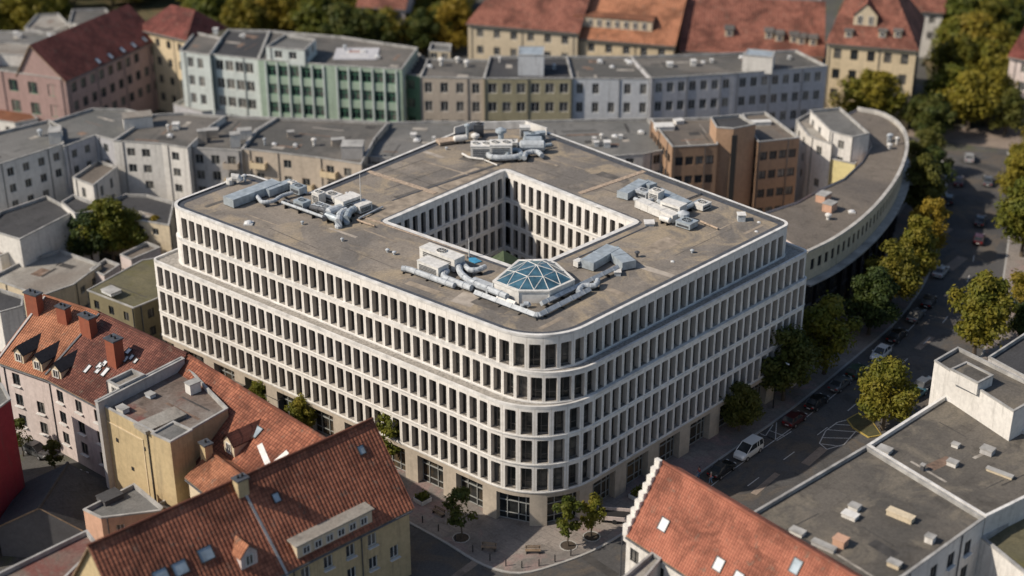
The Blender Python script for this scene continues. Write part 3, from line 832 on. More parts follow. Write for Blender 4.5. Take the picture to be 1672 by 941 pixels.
fl = MB(); us = pA.breaks()
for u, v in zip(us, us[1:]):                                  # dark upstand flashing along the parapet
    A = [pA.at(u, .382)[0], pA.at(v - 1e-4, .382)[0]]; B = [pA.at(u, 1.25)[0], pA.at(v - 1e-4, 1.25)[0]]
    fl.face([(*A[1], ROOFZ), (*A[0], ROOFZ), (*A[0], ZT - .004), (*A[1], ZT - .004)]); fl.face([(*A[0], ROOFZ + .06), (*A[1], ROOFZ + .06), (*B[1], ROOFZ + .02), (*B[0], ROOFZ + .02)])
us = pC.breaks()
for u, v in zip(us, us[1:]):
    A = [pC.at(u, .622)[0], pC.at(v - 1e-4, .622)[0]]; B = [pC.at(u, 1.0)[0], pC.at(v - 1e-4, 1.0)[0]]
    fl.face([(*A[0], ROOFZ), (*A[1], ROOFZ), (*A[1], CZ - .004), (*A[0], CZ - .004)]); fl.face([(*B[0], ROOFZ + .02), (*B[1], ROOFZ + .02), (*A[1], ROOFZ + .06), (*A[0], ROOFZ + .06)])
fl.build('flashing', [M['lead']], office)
cf = MB(); fillpoly(cf, [pC.loop(-.0)], .2); cf.build('courtyard_floor', [M['bitumen_light']], office)
# tall white screen at the far end of the roof
sc_ = MB(); q0, q1, q2, q3 = [Vector(W(x, y, ZT)[:2]) for x, y in ((742, 218), (772, 209), (858, 207.5), (893, 219))]
for a, b_ in ((q0, q1), (q1, q2), (q2, q3)):
    d = (b_ - a); mid = (a + b_) / 2; sc_.box((mid.x, mid.y, ROOFZ), d.length, .22, 1.25, math.atan2(d.y, d.x))
sc_.build('parapet', [M['coping']], office)
# windows: the hundred that show largest as parts, the rest as one part
camp = Vector((0, 0, CAMH))
for w_ in SW:
    w_[4]
SW.sort(key=lambda t: (t[0] - camp).length); MW.sort(key=lambda t: (t[0] - camp).length)
for p, a, w_, h_, sp in SW[:18]:
    o = put_window(office, p, a, w_, h_, 'shop', 'frame_grey', 'shop_glass', True, 'shopfront')
for p, a, w_, h_, sp in MW[:100]: put_window(office, p, a, w_, h_, 'off', 'frame_bronze', 'glass', True)
mb = MB()
for p, a, w_, h_, sp in MW[100:] + CW: add_window_to(mb, p, a, w_, h_, 'off', 'frame_bronze', 'glass')
tag(mb.build('window', [M['frame_bronze'], M['glass']], office), kind='stuff')
mb = MB()
for p, a, w_, h_, sp in SW[18:]: add_window_to(mb, p, a, w_, h_, 'shop', 'frame_dark', 'shop_glass')
mb.build('rear_shopfront', [M['frame_dark'], M['shop_glass']], office)
# expansion joints across the roof, raised pale strips with worn felt
def roof_strip(x0, y0, x1, y1, w=.5, h=.10, mat='coping'):
    a, b_ = W(x0, y0, ROOFZ), W(x1, y1, ROOFZ); d = b_ - a; mid = (a + b_) / 2
    s = MB(); s.box((mid.x, mid.y, ROOFZ), d.length, w, h, math.atan2(d.y, d.x)); return s.build('expansion_joint', [M[mat]], office)
M['joint'] = plain('worn_joint', (.36, .28, .21), .9, var=.5, scale=2.5)
roof_strip(598, 279, 712, 316, .8, .07, 'joint'); roof_strip(947, 316, 1052, 280, .8, .07, 'joint')
roof_strip(640, 328, 822, 266, .22, .05, 'lead'); roof_strip(628, 366, 770, 414, .7, .07, 'joint'); roof_strip(556, 343, 628, 366, .45, .06, 'joint')
roof_strip(940, 423, 1062, 368, .22, .06, 'lead'); roof_strip(1030, 380, 1240, 310, .12, .04, 'lead') if False else None
M['park'] = roofing('park_grass', (.06, .065, .03), (.10, .085, .045), 9.0, .2, blotch=(.14, .10, .05), seam=.05)
M['tile_mossy'] = tiles('mossy_tiles', (.15, .13, .06), (.17, .15, .08))
# ------------------------------------------------------------------ ground, roads, pavements
def sheet(name, px, z, m, kind='structure', world=False):
    pts = [Vector((*p[:2], 0)) for p in px] if world else [W(x, y, 0) for x, y in px]
    pts = [(p.x, p.y) for p in pts]
    if not ccw(pts): pts = pts[::-1]
    mb = MB(); fillpoly(mb, [pts], z); o = mb.build(name, [M[m]]); return tag(o, kind=kind) if kind else o
g = MB(); g.face([(-3000, -600, 0), (3000, -600, 0), (3000, 5000, 0), (-3000, 5000, 0)]); tag(g.build('ground', [M['ground']]), kind='structure')
def slab(name, pts, h, m):
    if not ccw(pts): pts = pts[::-1]
    i = inset(pts, .3); mb = MB(); fillpoly(mb, [i], h); ring(mb, pts, i, h, h, 1); ring(mb, pts, pts, 0, h, 1)
    return tag(mb.build(name, [M[m], M['kerb']]), kind='structure')
def smooth(pts, n=4):
    """Catmull-Rom through points (open)"""
    out = []; P = [Vector(p[:2]) for p in pts]; P = [P[0] * 2 - P[1]] + P + [P[-1] * 2 - P[-2]]
    for i in range(1, len(P) - 2):
        for k in range(n):
            t = k / n; a, b, c, d = P[i - 1:i + 3]
            out.append(.5 * ((2 * b) + (c - a) * t + (2 * a - 5 * b + 4 * c - d) * t * t + (3 * b - a - 3 * c + d) * t ** 3))
    out.append(P[-2]); return out
kerbL = smooth([W(*p) for p in ((671, 857), (730, 890), (790, 925), (850, 938), (920, 920), (985, 893), (1050, 850), (1150, 770), (1290, 672), (1400, 583), (1470, 520), (1515, 455), (1535, 390), (1545, 330), (1545, 280), (1530, 245))])
back = [W(*p) for p in ((1480, 235), (1492, 262), (1485, 320), (1440, 390), (1330, 470), (1250, 480), (300, 480), (240, 560), (330, 640), (430, 720), (560, 800))]
slab('plaza', [(p.x, p.y) for p in kerbL] + [(p.x, p.y) for p in back], .13, 'paving')
kerbR = smooth([(0, 96), (10, 106), (25, 125), (38, 148), (55, 171), (64, 184), (74, 205), (84, 232), (92, 256), (97, 276)])
slab('right_pavement', [tuple(p) for p in kerbR] + [(150, 276), (150, 90), (0, 80)], .13, 'paving')
road = [(p.x, p.y) for p in kerbL] + [(p.x, p.y) for p in reversed(kerbR)] + [(-60, 90), (-60, 130), (W(560, 860).x, W(560, 860).y)]
sheet('avenue_road', road, .004, 'asphalt', world=True)
crossr = [W(*p) for p in ((1480, 222), (1540, 232), (1700, 250), (1760, 250), (1760, 205), (1660, 207), (1540, 210), (1470, 207))]
M['pale_road'] = roofing('worn_sunlit_road', (.21, .17, .14), (.26, .21, .17), 6.0, .1, seam=.1)  # sunlight on the cross road put into a paler colour; repairs share it
sheet('cross_road', [(p.x, p.y) for p in crossr], .02, 'pale_road', world=True)
far_st = [W(*p) for p in ((1500, 205), (1530, 120), (1515, 60), (1500, 0), (1520, 0), (1545, 60), (1560, 130), (1560, 205))]
sheet('park_ground', [W(*p)[:2] for p in ((1560, 205), (1700, 205), (1900, 120), (1900, -120), (1480, -120), (1500, 60), (1530, 205))], .012, 'park', world=True)
sheet('park_lawn', [W(*p)[:2] for p in ((-200, 75), (190, 78), (760, 85), (760, -150), (-400, -150))], .03, 'park', world=True)
# painted markings (one sheet each family)
def stripe(mb, a, b, w, z=.010):
    a, b = Vector(a[:2]), Vector(b[:2]); d = (b - a).normalized(); n = Vector((-d.y, d.x)) * w / 2
    mb.face([(*(a - n), z), (*(b - n), z), (*(b + n), z), (*(a + n), z)] if d.x * 0 == 0 else [], 0)
def polyline_marks(name, pts, w, dash=None, z=.010):
    mb = MB(); P = [Vector(p[:2]) for p in pts]
    if dash is None:
        for a, b in zip(P, P[1:]): stripe(mb, a, b, w, z)
    else:
        on, off = dash; t = 0
        for a, b in zip(P, P[1:]):
            L = (b - a).length; d = (b - a) / L; s = 0
            while s < L:
                ph = t % (on + off)
                st = min(L - s, (on - ph) if ph < on else (on + off - ph))
                if ph < on: stripe(mb, a + d * s, a + d * (s + st), w, z)
                s += st + 1e-4; t += st + 1e-4
    return tag(mb.build(name, [M['paint']]), kind='structure')
kl = [p for p in kerbL if p.y > 150 and p.x > 15]
def shift(P, k):
    out = []
    for i, p in enumerate(P):
        d = (P[min(i + 1, len(P) - 1)] - P[max(i - 1, 0)]).normalized(); out.append(p + Vector((d.y, -d.x)) * k)
    return out
polyline_marks('parking_line', shift(kl, 2.5)[3:19], .12)
polyline_marks('lane_marking', shift(kl, 6.0)[2:26], .13, (2.6, 5.6), .014)
# hatched island by the tree
hp = [W(x, y) for x, y in ((1390, 684), (1367, 690), (1348, 704), (1338, 724), (1350, 734), (1378, 726), (1396, 706), (1412, 690))]
hm = MB()
P_ = [Vector(p[:2]) for p in hp]
for a, b in zip(P_, P_[1:] + P_[:1]): stripe(hm, a, b, .14)
for (x0, y0, x1, y1) in ((1362, 693, 1408, 696), (1352, 702, 1402, 706), (1342, 715, 1390, 716), (1340, 725, 1372, 729)):
    stripe(hm, W(x0, y0), W(x1, y1), .14, .015)
tag(hm.build('hatched_marking', [M['paint']]), kind='structure')
hm = MB()
for (x0, y0, x1, y1) in ((1262, 694, 1250, 712), (1250, 712, 1268, 720), (1268, 720, 1292, 705), (1256, 703, 1280, 712), (1268, 690, 1266, 718), (1241, 708, 1268, 720)):
    stripe(hm, W(x0, y0), W(x1, y1), .12, .015)
tag(hm.build('bay_marking', [M['paint']]), kind='structure')
# planted island with yellow kerb
M['yellow'] = plain('yellow_kerb', (.36, .27, .07), .8)
isl = [W(x, y)[:2] for x, y in ((1382, 686), (1400, 676), (1425, 690), (1440, 712), (1418, 716), (1392, 700))]
isl = [tuple(p) for p in isl]
if not ccw(isl): isl = isl[::-1]
mb = MB(); i_ = inset(isl, .16); fillpoly(mb, [i_], .16); ring(mb, isl, i_, .15, .16, 1); ring(mb, isl, isl, 0, .15, 1)
tag(mb.build('planted_traffic_island', [M['park'], M['yellow']]), 'small grassy traffic island with a yellow kerb beside the white hatched marking', 'traffic island')

# ------------------------------------------------------------------ row behind the office block (left to centre)
grw = dict(bay=2.7, w=1.5, h=1.5, fh=2.95, top=1.15, margin=1.0, frame='frame_grey', skip=.06)
flat_block('apartment_block', 'grey-white flats with plain square windows at the left frame edge, under a long dark roof', 'apartment block',
    [(-60, 290), (0, 268), (104, 235), (100, 206), (80, 196), (0, 215), (-60, 232)], 14.5, 'w_white', 'bitumen_b', dict(grw, bay=3.0, w=1.25), seed=3)
flat_block('apartment_block', 'shaded link block with a smooth grey roof between the two white flats at left', 'apartment block',
    [(104, 240), (156, 221), (186, 229), (250, 188), (205, 178), (150, 177), (78, 200)], 14.3, 'w_purple', 'bitumen_b', dict(grw, bay=2.8, w=1.1), seed=4)
flat_block('apartment_block', 'white rendered flats with paired dark windows and flat dark roof behind the small annex', 'apartment block',
    [(185, 230), (264, 235), (306, 242), (345, 205), (368, 190), (300, 184), (249, 187)], 14.6, 'w_white', 'bitumen', dict(grw, balc=.35), seed=5)
flat_block('apartment_block', 'narrow grey flats with stacked recessed balconies and chimney piers on the roof edge', 'apartment block',
    [(307, 241), (394, 246), (418, 212), (452, 192), (368, 189), (346, 205)], 13.9, 'w_grey', 'bitumen', dict(grw, bay=2.9, w=1.5, h=1.7, balc=.75, skip=0), seed=6)
flat_block('apartment_block', 'beige flats with small balconies, nearest to the stepped left roof corner of the office', 'apartment block',
    [(395, 243), (450, 249), (516, 257), (590, 268), (612, 226), (634, 200), (560, 196), (453, 192), (419, 213)], 14.0, 'w_beige', 'bitumen', dict(grw, bay=3.3, w=1.45, balc=.35), seed=7)
flat_block('apartment_block', 'low grey-roofed wing with a dark ribbon of windows, left of the office roof peak', 'apartment block',
    [(590, 255), (700, 262), (780, 262), (830, 200), (705, 198), (636, 200), (612, 226)], 13.2, 'w_grey', 'bitumen_b', dict(grw, bay=2.2, w=1.6, h=1.3, top=.9), seed=8)
flat_block('apartment_block', 'white flats with one row of dark windows left of the brown brick office', 'apartment block',
    [(832, 198), (1058, 193), (1096, 243), (1050, 252), (985, 256), (800, 262)], 14.2, 'w_white', 'bitumen_b', dict(grw, bay=2.3, w=1.5, h=1.7, top=.6, skip=0), seed=9)
# ------------------------------------------------------------------ courtyard buildings at left
flat_block('back_building', 'low white-walled back building with a dark felt roof, left edge of the yards', 'outbuilding',
    [(-30, 372), (0, 346), (76, 320), (122, 345), (32, 391)], 9.0, 'w_white', 'bitumen_dark', None)
flat_block('annex', 'small white annex with a brown-grey flat roof standing below the white flats', 'annex',
    [(118, 290), (152, 303), (192, 272), (160, 262)], 10.5, 'w_white', 'brown_roof', dict(grw, bay=3.5, w=1.0, h=1.8))
flat_block('back_building', 'long low yard building with a dark stepped roof and small windows below the flats', 'outbuilding',
    [(150, 342), (205, 356), (276, 368), (284, 330), (240, 318), (205, 317)], 7.5, 'w_cream', 'bitumen_dark', dict(grw, bay=2.8, w=1.2, h=1.2, top=1.0))
flat_block('back_building', 'white side wing with a bare wall below the dark back building roof', 'outbuilding',
    [(122, 349), (152, 345), (150, 330), (120, 318), (100, 330)], 9.6, 'w_white', 'bitumen_dark', None)
flat_block('garage_block', 'wide low garage block with a stained pale roof and square window openings', 'garage',
    [(-20, 455), (0, 460), (66, 484), (120, 465), (165, 432), (98, 408), (30, 430)], 4.6, 'w_cream', 'bitumen_light', dict(grw, bay=3.2, w=1.3, h=1.2, top=1.3), z0=0)
flat_block('shed', 'small dark-roofed shed at the left frame edge above the orange roof', 'shed',
    [(-20, 500), (0, 510), (36, 500), (38, 484), (0, 472), (-25, 478)], 7.0, 'w_white', 'bitumen_dark', None)
flat_block('back_building', 'squat cream back wing at the left edge under the dark felt roof', 'outbuilding',
    [(-40, 415), (0, 418), (33, 404), (0, 388), (-40, 396)], 6.0, 'w_white', 'brown_roof', None)
flat_block('shed', 'pale square shed with graffiti-red marks between the garage block and the mossy roof', 'shed',
    [(146, 440), (170, 450), (196, 432), (172, 423)], 4.2, 'w_rose', 'brown_roof', None)
flat_block('shed', 'pinkish flat-roofed shed in front of the yard trees', 'shed',
    [(196, 416), (214, 424), (262, 404), (240, 395)], 4.6, 'w_rose', 'brown_roof', None)
flat_block('mossy_house', 'olive mossy low house tucked behind the tiled roofs beside the office', 'house', [(142, 474), (218, 503), (270, 482), (264, 420), (232, 425)], 8.0, 'w_olive', 'olive_roof', dict(bay=3.2, w=1.1, h=1.4, fh=2.9, top=1.2, frame='frame_dark'), par=.04, parth=.15)
# ------------------------------------------------------------------ tiled houses along the left street
hw = dict(bay=3.9, w=1.35, h=1.75, fh=3.1, top=1.0, margin=.6, frame='frame_dark', depth=.22, minz=.8)
ra, rb = W(74, 486, 16.2), W(163, 514, 16.2)
H1 = house('tiled_house', 'orange-tiled house with three dark dormers and cream walls at far left', 'house', ra, rb, 16.2, 9.2, 10.9, 'w_rose', 'tile_orange', dict(hw), sub=True, w2=3.6, ze2=10, over=.3)
for x, y in ((32, 592), (62, 605), (93, 619)): dormer(H1, x, y, 1.7, 1.5, 'gable', 'bitumen_dark', 'w_cream')
pr = W(52, 492, 16.5)
ra2 = W(163, 514, 16.2); rb2 = W(303, 580, 16.2)
H2 = house('tiled_house', 'dark red-tiled house with a brick chimney and many roof windows', 'house', ra2, rb2, 16.2, 9.2, 10.9, 'w_rose', 'tile_dark', dict(hw), sub=True, w2=3.6, ze2=10, over=.3)
rb3 = W(530, 719, 16.0); ra3 = W(303, 580, 16.0)
H3 = house('tiled_house', 'long weathered red-tiled house running down to the plaza, behind the ochre block', 'house', ra3, rb3, 16.0, 9.0, 10.6, 'w_cream', 'tile_red', dict(hw), w2=3.4, ze2=10, over=.3)
for h, x, y, w_, d_, t_ in ((H1, 58, 508, 2.2, 1.1, 17.8), (H1, 106, 524, 1.7, 1.0, 17.2), (H2, 146, 545, 2.2, 1.1, 17.4), (H2, 190, 592, 1.8, 1.4, 17.3)):
    chimney(h, on_slope(h, x, y), w_, d_, t_, 'brick', 2)
for x, y, w_, hh in ((210, 574, .8, .9), (215, 584, .7, .9), (206, 587, .7, 1.0), (143, 603, .7, 1.3), (163, 598, .9, 1.0), (171, 594, .8, .9), (160, 606, .8, .9), (172, 608, .8, 1.4), (222, 590, .6, .8)):
    skylight(H2, x, y, w_, hh, 'lamp')
for hA, s_ in ((H1, 0), (H2, 0), (H3, 0)):
    p0 = Vector((hA['A'].x, hA['A'].y, hA['zr'])); p1 = Vector((hA['C'][0].x, hA['C'][0].y, hA['ze']))
    firewall(hA, p0 + hA['d'].to_3d() * .1, p1 + hA['d'].to_3d() * .1, .4, .3, 'w_grey' if hA is H1 else 'lead')
skylight(H3, 419, 706, 1.2, 1.5, 'roof_glass')
dormer(H3, 375, 742, 2.0, 1.7, 'gable', 'tile_dark', 'w_cream')
M['tile_flash'] = M['coping']
mb = MB()
a, b = on_slope(H3, 422, 745), on_slope(H3, 452, 763)
for (x0, y0, x1, y1) in ((424, 726, 440, 764), (440, 764, 470, 738)):
    p, q = on_slope(H3, x0, y0), on_slope(H3, x1, y1); d = (q - p).normalized(); s_ = H3['fn'].cross(d) * .35; o = H3['fn'] * .06
    mb.face([p - s_ + o, q - s_ + o, q + s_ + o, p + s_ + o])
mb.build('flashing', [M['coping']], H3['root'])
# ochre block and its stepped annexes
flat_block('ochre_block', 'tall ochre block with a blank front wall and rusty flat roof, standing among tiled roofs', 'apartment block',
    [(158, 657), (251, 706), (311, 702), (372, 667), (334, 628), (300, 592)], 15.4, 'w_ochre', 'rusty_roof', None, par=.5)
ob = [o for o in col.objects if o.name.startswith('ochre_block')][0]
wa, wb = Vector(W(158, 657, 15.4)[:2]), Vector(W(251, 706, 15.4)[:2]); wdv = (wb - wa).normalized(); wn = Vector((wdv.y, -wdv.x)); wL = (wb - wa).length; wang = math.atan2(wdv.y, wdv.x)
for t in (.5, wL - 1.2):
    q = wa + wdv * t + wn * .1; b = MB(); b.tube([(q.x, q.y, .1), (q.x, q.y, 15.2)], .08, 6); b.build('downpipe', [M['lead']], ob)
b = MB()
for t0, t1, z0, z1 in ((1.4, wL - 2.2, 13.4, 13.55), (1.4, 1.55, 2, 13.4), (wL - 2.35, wL - 2.2, 2, 13.4)):
    q = wa + wdv * (t0 + t1) / 2 + wn * .03; b.box((q.x, q.y, z0), t1 - t0, .10, z1 - z0, wang)
b.build('wall_relief', [M['w_sand']], ob)
for t, z in ((3.2, 11.2), (5.6, 8.2), (8.4, 12.1)):
    q = wa + wdv * t + wn * .02; b = MB(); b.box((q.x, q.y, z), .45, .08, .5, wang); b.build('vent_opening', [M['dark']], ob)
flat_block('stair_tower', 'narrow ochre stair tower with a dark lid attached at the right of the ochre block', 'stair tower',
    [(247, 708), (278, 722), (314, 702), (283, 688)], 15.7, 'w_ochre', 'bitumen_b', None, par=.15)
flat_block('roof_penthouse', 'white-edged rooftop penthouse at the back of the ochre block', 'penthouse',
    [(175, 622), (194, 632), (236, 612), (215, 603)], 16.6, 'w_white', 'bitumen_light', dict(bay=2.4, w=.9, h=1.2, top=.5, minz=.2, margin=.3), z0=11.9)
flat_block('roof_terrace_wall', 'pale parapet wall strip between ochre block and dark red tiles', 'parapet wall',
    [(155, 655), (160, 658), (301, 586), (296, 583)], 16.3, 'w_grey', 'coping', None, z0=0.0, par=.05)
flat_block('yard_building', 'small salmon-walled building with a dark flat roof in the yard below the ochre block', 'outbuilding',
    [(136, 832), (165, 846), (262, 834), (266, 829), (219, 790)], 8.5, 'w_salmon', 'bitumen_b', dict(bay=2.6, w=.9, h=1.3, top=1.2))
flat_block('yard_building', 'low grey lean-to between the salmon building and the long tiled roof', 'outbuilding',
    [(256, 824), (290, 838), (330, 816), (298, 800)], 7.0, 'w_grey', 'bitumen_b', None)
flat_block('red_building', 'plain deep red building wall at the left frame edge', 'building',
    [(-95, 735), (-60, 590), (4, 628), (17, 652)], 16.5, 'w_red', 'bitumen_b', None)
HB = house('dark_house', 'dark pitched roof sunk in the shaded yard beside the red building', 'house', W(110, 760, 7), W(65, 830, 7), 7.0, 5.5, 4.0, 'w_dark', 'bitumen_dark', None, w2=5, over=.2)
# ------------------------------------------------------------------ big tiled house in the foreground
ra, rb = W(150, 892, 17.5), W(604, 689, 17.5)
H5 = house('tiled_house', 'big foreground house with a worn red-brown tiled roof, long dormer and ochre wall', 'house', ra, rb, 17.5, 6.5, 9.5, 'w_ochre', 'tile_red', dict(hw, w=1.2, h=1.6, bay=3.0, fh=3.1, top=1.3, frame='frame_white'), sub=True, w2=5, ze2=11, over=.45)
H5['fp']
o = dormer(H5, 548, 882, 10.0, 1.6, 'flat', 'bitumen_light', 'w_cream', nw=6, depth=2.3, wh=.95)
dormer(H5, 408, 925, 2.0, 1.7, 'gable', 'tile_orange', 'w_rose')
for x, y, w_, hh in ((336, 905, 1.7, 1.5), (294, 928, 1.7, 1.5), (262, 940, 1.7, 1.3), (451, 813, .9, 1.1), (590, 735, .9, 1.1)): skylight(H5, x, y, w_, hh, 'roof_glass')
p = on_slope(H5, 394, 800); chimney(H5, p, 1.3, 1.0, 18.2, 'w_ochre', 2, label='tall ochre chimney with pots breaking the ridge')
firewall(H5, on_slope(H5, 400, 805), on_slope(H5, 470, 940), .05, .30, 'w_grey')
# small cross house behind it
H6 = house('tiled_house', 'small orange gable wing wedged between the long house and the foreground roof', 'house', W(345, 742, 12.8), W(392, 778, 12.8), 12.8, 3.2, 11.0, 'w_cream', 'tile_orange', None, w2=3.2, over=.3)
chimney(H6, on_slope(H6, 338, 745) + Vector((0, 0, -.6)), 1.2, 1.0, 14.4, 'w_ochre', 1)
flat_block('lower_roof', 'pale-edged flat roof running out of the lower left corner', 'outbuilding',
    [(-80, 985), (0, 935), (142, 866), (160, 890), (60, 990), (-60, 1060)], 11.0, 'w_rose', 'rusty_roof', None, world=False)
# ------------------------------------------------------------------ right foreground
ra, rb = W(1081, 757, 15.5), W(1440, 972, 15.5)
HR = house('tiled_house', 'bright orange-tiled roof with white stepped gable at lower right foreground', 'house', ra, rb, 15.5, 5.0, 8.0, 'w_white', 'tile_bright', dict(hw), w2=3.0, ze2=13.5, over=.05)
for x, y in ((1084, 857), (1174, 922), (1205, 945)): skylight(HR, x, y, 1.25, 1.5, 'lamp')
skylight(HR, 1300, 925, 1.2, 1.6, 'roof_glass')
# stepped verge
mb = MB(); p0 = Vector((*HR['A'], 15.5)); p1 = Vector((*HR['C'][0], 8.0)); n_ = 9; d_ = HR['d']
for i in range(n_):
    a, b = p0.lerp(p1, i / n_), p0.lerp(p1, (i + 1) / n_); m_ = (a + b) / 2
    mb.box((m_.x - d_.x * .3, m_.y - d_.y * .3, b.z - .75), .8, (a - b).to_2d().length * .8, a.z - b.z + 1.25, HR['ang'])
    mb.box((m_.x - d_.x * .3, m_.y - d_.y * .3, b.z - .75), .7, (a - b).to_2d().length * 1.01, a.z - b.z + .95, HR['ang'])
mb.build('stepped_gable', [M['w_white']], HR['root'])
mb = MB(); a, b = W(1068, 905, 9.2), W(1050, 941, 9.2); 
flat_block('low_wing', 'low grey-capped lean-to against the white end of the orange-tiled house', 'outbuilding',
    [(1066, 901), (1080, 912), (1018, 985), (990, 965)], 8.2, 'w_grey', 'bitumen_light', None)
rw = dict(bay=3.2, w=1.3, h=1.8, fh=3.3, top=1.6, margin=1.0, frame='frame_dark', style='mull', skip=0, minz=.5)
flat_block('flat_roofed_building', 'pale building with wide dark flat roof scattered with vents, lower right', 'building',
    [(1215, 845), (1414, 728), (1608, 846), (1475, 942), (1400, 985)], 13.0, 'w_white', 'right_roof', rw, sub=True, par=.4, parth=.25)
flat_block('flat_roofed_building', 'worn grey-brown flat roof between the vent-strewn roof and the white penthouse', 'building',
    [(1416, 727), (1543, 646), (1605, 672), (1652, 693), (1760, 740), (1700, 800), (1610, 844)], 13.0, 'w_white', 'right_roof', None, par=.42, parth=.3, cop='coping')
flat_block('white_building', 'blotchy white building with stepped penthouse roof at the right edge', 'building',
    [(1526, 589), (1564, 567), (1712, 640), (1655, 672)], 16.6, 'w_white', 'right_roof', None, par=.4)
flat_block('roof_penthouse', 'low white box with dark lid on the front corner of the blotchy white building', 'penthouse',
    [(1552, 603), (1578, 591), (1622, 613), (1597, 626)], 17.6, 'w_white', 'right_roof', None, z0=16.0, par=.12)
flat_block('flat_roofed_building', 'plain dark flat roof at the right edge behind the blotchy white building', 'building',
    [(1614, 583), (1680, 540), (1780, 590), (1720, 640)], 13.2, 'w_grey', 'bitumen_dark', None)
flat_block('corner_building', 'white-walled building with a mossy roof in the lower right corner', 'building',
    [(1602, 878), (1700, 815), (1800, 870), (1690, 950)], 10.5, 'w_white', 'olive_roof', None, parth=.35)
# ------------------------------------------------------------------ curved building and its inner wings
arc = smooth([W(x, y, 14) for x, y in ((1316, 412), (1362, 389), (1405, 358), (1440, 323), (1466, 285), (1479, 248), (1478, 220), (1462, 198), (1436, 184), (1400, 177))], 5)
inner = [W(x, y, 14) for x, y in ((1372, 190), (1415, 214), (1424, 236), (1408, 262), (1378, 290), (1330, 312), (1302, 328), (1250, 345), (1240, 360))]
cpts = [tuple(p[:2]) for p in arc] + [tuple(p[:2]) for p in inner]
if not ccw(cpts): cpts = cpts[::-1]
cen = Vector((sum(p[0] for p in cpts) / len(cpts), sum(p[1] for p in cpts) / len(cpts), 0))
curved = thing('curved_building', 'long curved building with cream window band and dark glass floors, following the avenue', 'building', cen)
# upper floor as wall path
up = MB(); lo = MB(); led = MB(); glz = MB(); fr_ = MB(); wins = []; led2 = MB()
# continuous facade by running length
acc = [0]
for a, b in zip(arc, arc[1:]): acc.append(acc[-1] + (b - a).length)
def arc_at(u, dep):
    u = max(0, min(u, acc[-1] - 1e-4)); i = max(k for k in range(len(acc) - 1) if acc[k] <= u)
    d = (arc[i + 1] - arc[i]).normalized(); t = u - acc[i]; p = arc[i] + d * t
    def dirv(k): 
        q = arc[min(k + 1, len(arc) - 1)] - arc[max(k - 1, 0)]; return q.normalized()
    f = t / max(1e-6, acc[i + 1] - acc[i]); dd = dirv(i).lerp(dirv(i + 1), f).normalized()
    # outer side lies to the right of travel
    return Vector((p.x + dd.y * -dep, p.y - dd.x * -dep))
P = lambda u, v, dp: Vector((*arc_at(u, dp), v))
ops = []; u = 1.5
wnd = {**DEF, 'style': 'mull', 'frame': 'frame_dark', 'pane': 'pane', 'depth': .25}
while u < acc[-1] - 2:
    ops.append((u, u + .85, 10.6, 12.3)); p = P(u + .42, 10.6, .22); q = P(u + .85, 10.6, .22); a_ = math.atan2(q.y - p.y, q.x - p.x)
    wins.append((p, a_, .85, 1.7, wnd)); u += 1.75
facade(up, P, 0, acc[-1], 9.1, 14, ops, .25, 0, 0, 0, acc)
us = acc
for u0, u1 in zip(us, us[1:]):
    q = lambda u, d, z: Vector((*arc_at(u, d), z))
    for (d0, d1, z0, z1, lm_) in ((-.35, .2, 13.95, 14.2, led), (-1.3, .1, 8.8, 9.05, led2)):       # cornice, canopy ledge
        lm_.face([q(u0, d0, z0), q(u1, d0, z0), q(u1, d0, z1), q(u0, d0, z1)]); lm_.face([q(u0, d0, z1), q(u1, d0, z1), q(u1, d1, z1), q(u0, d1, z1)])
        lm_.face([q(u0, d1, z0), q(u1, d1, z0), q(u1, d0, z0), q(u0, d0, z0)])
    led.face([q(u1, .2, 13.5), q(u0, .2, 13.5), q(u0, .2, 14.2), q(u1, .2, 14.2)])
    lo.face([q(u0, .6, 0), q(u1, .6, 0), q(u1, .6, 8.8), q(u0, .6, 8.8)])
u = 0
while u < acc[-1] - 4:
    for z0, z1 in ((.4, 4.0), (4.6, 8.2)):
        a, b = P(u + .4, z0, .5), P(u + 3.4, z0, .5)
        glz.face([a, b, b + Vector((0, 0, z1 - z0)), a + Vector((0, 0, z1 - z0))])
    p = P(u, 0, .35); fr_.box((p.x, p.y, 0), .35, .5, 8.7, math.atan2((P(u + 1, 0, 0) - P(u, 0, 0)).y, (P(u + 1, 0, 0) - P(u, 0, 0)).x))
    u += 3.8
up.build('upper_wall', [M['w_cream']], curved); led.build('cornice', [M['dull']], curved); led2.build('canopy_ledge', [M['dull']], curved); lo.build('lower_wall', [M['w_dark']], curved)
glz.build('shopfront_glazing', [M['shop_glass']], curved); fr_.build('pier', [M['black_metal']], curved)
rf = MB(); fillpoly(rf, [[tuple(arc_at(u, .3)) for u in acc] + [tuple(p[:2]) for p in inner]], 13.5); rf.build('roof', [M['brown_roof']], curved)
iw = MB(); I = [Vector(p[:2]) for p in [arc[-1]] + inner + [arc[0]]]
for a, b in zip(I, I[1:]): iw.face([(*a, 0), (*b, 0), (*b, 13.9), (*a, 13.9)]); 
iw.build('rear_wall', [M['w_rose']], curved)
place_windows(curved, wins)
flat_block('inner_wing', 'tall white wing with a green-grey roof and thin parapet inside the curved building', 'building',
    [(1358, 215), (1392, 224), (1420, 218), (1372, 176), (1322, 180)], 17.0, 'w_white', 'bitumen_b', dict(grw, bay=3.5, w=1.2, skip=.3))
flat_block('inner_wing', 'pale pink-white wing stepping down beside the brown brick office', 'building',
    [(1300, 196), (1320, 222), (1358, 236), (1358, 216), (1322, 184)], 15.2, 'w_white', 'bitumen_light', dict(grw, bay=3.2, w=1.2, skip=.25))
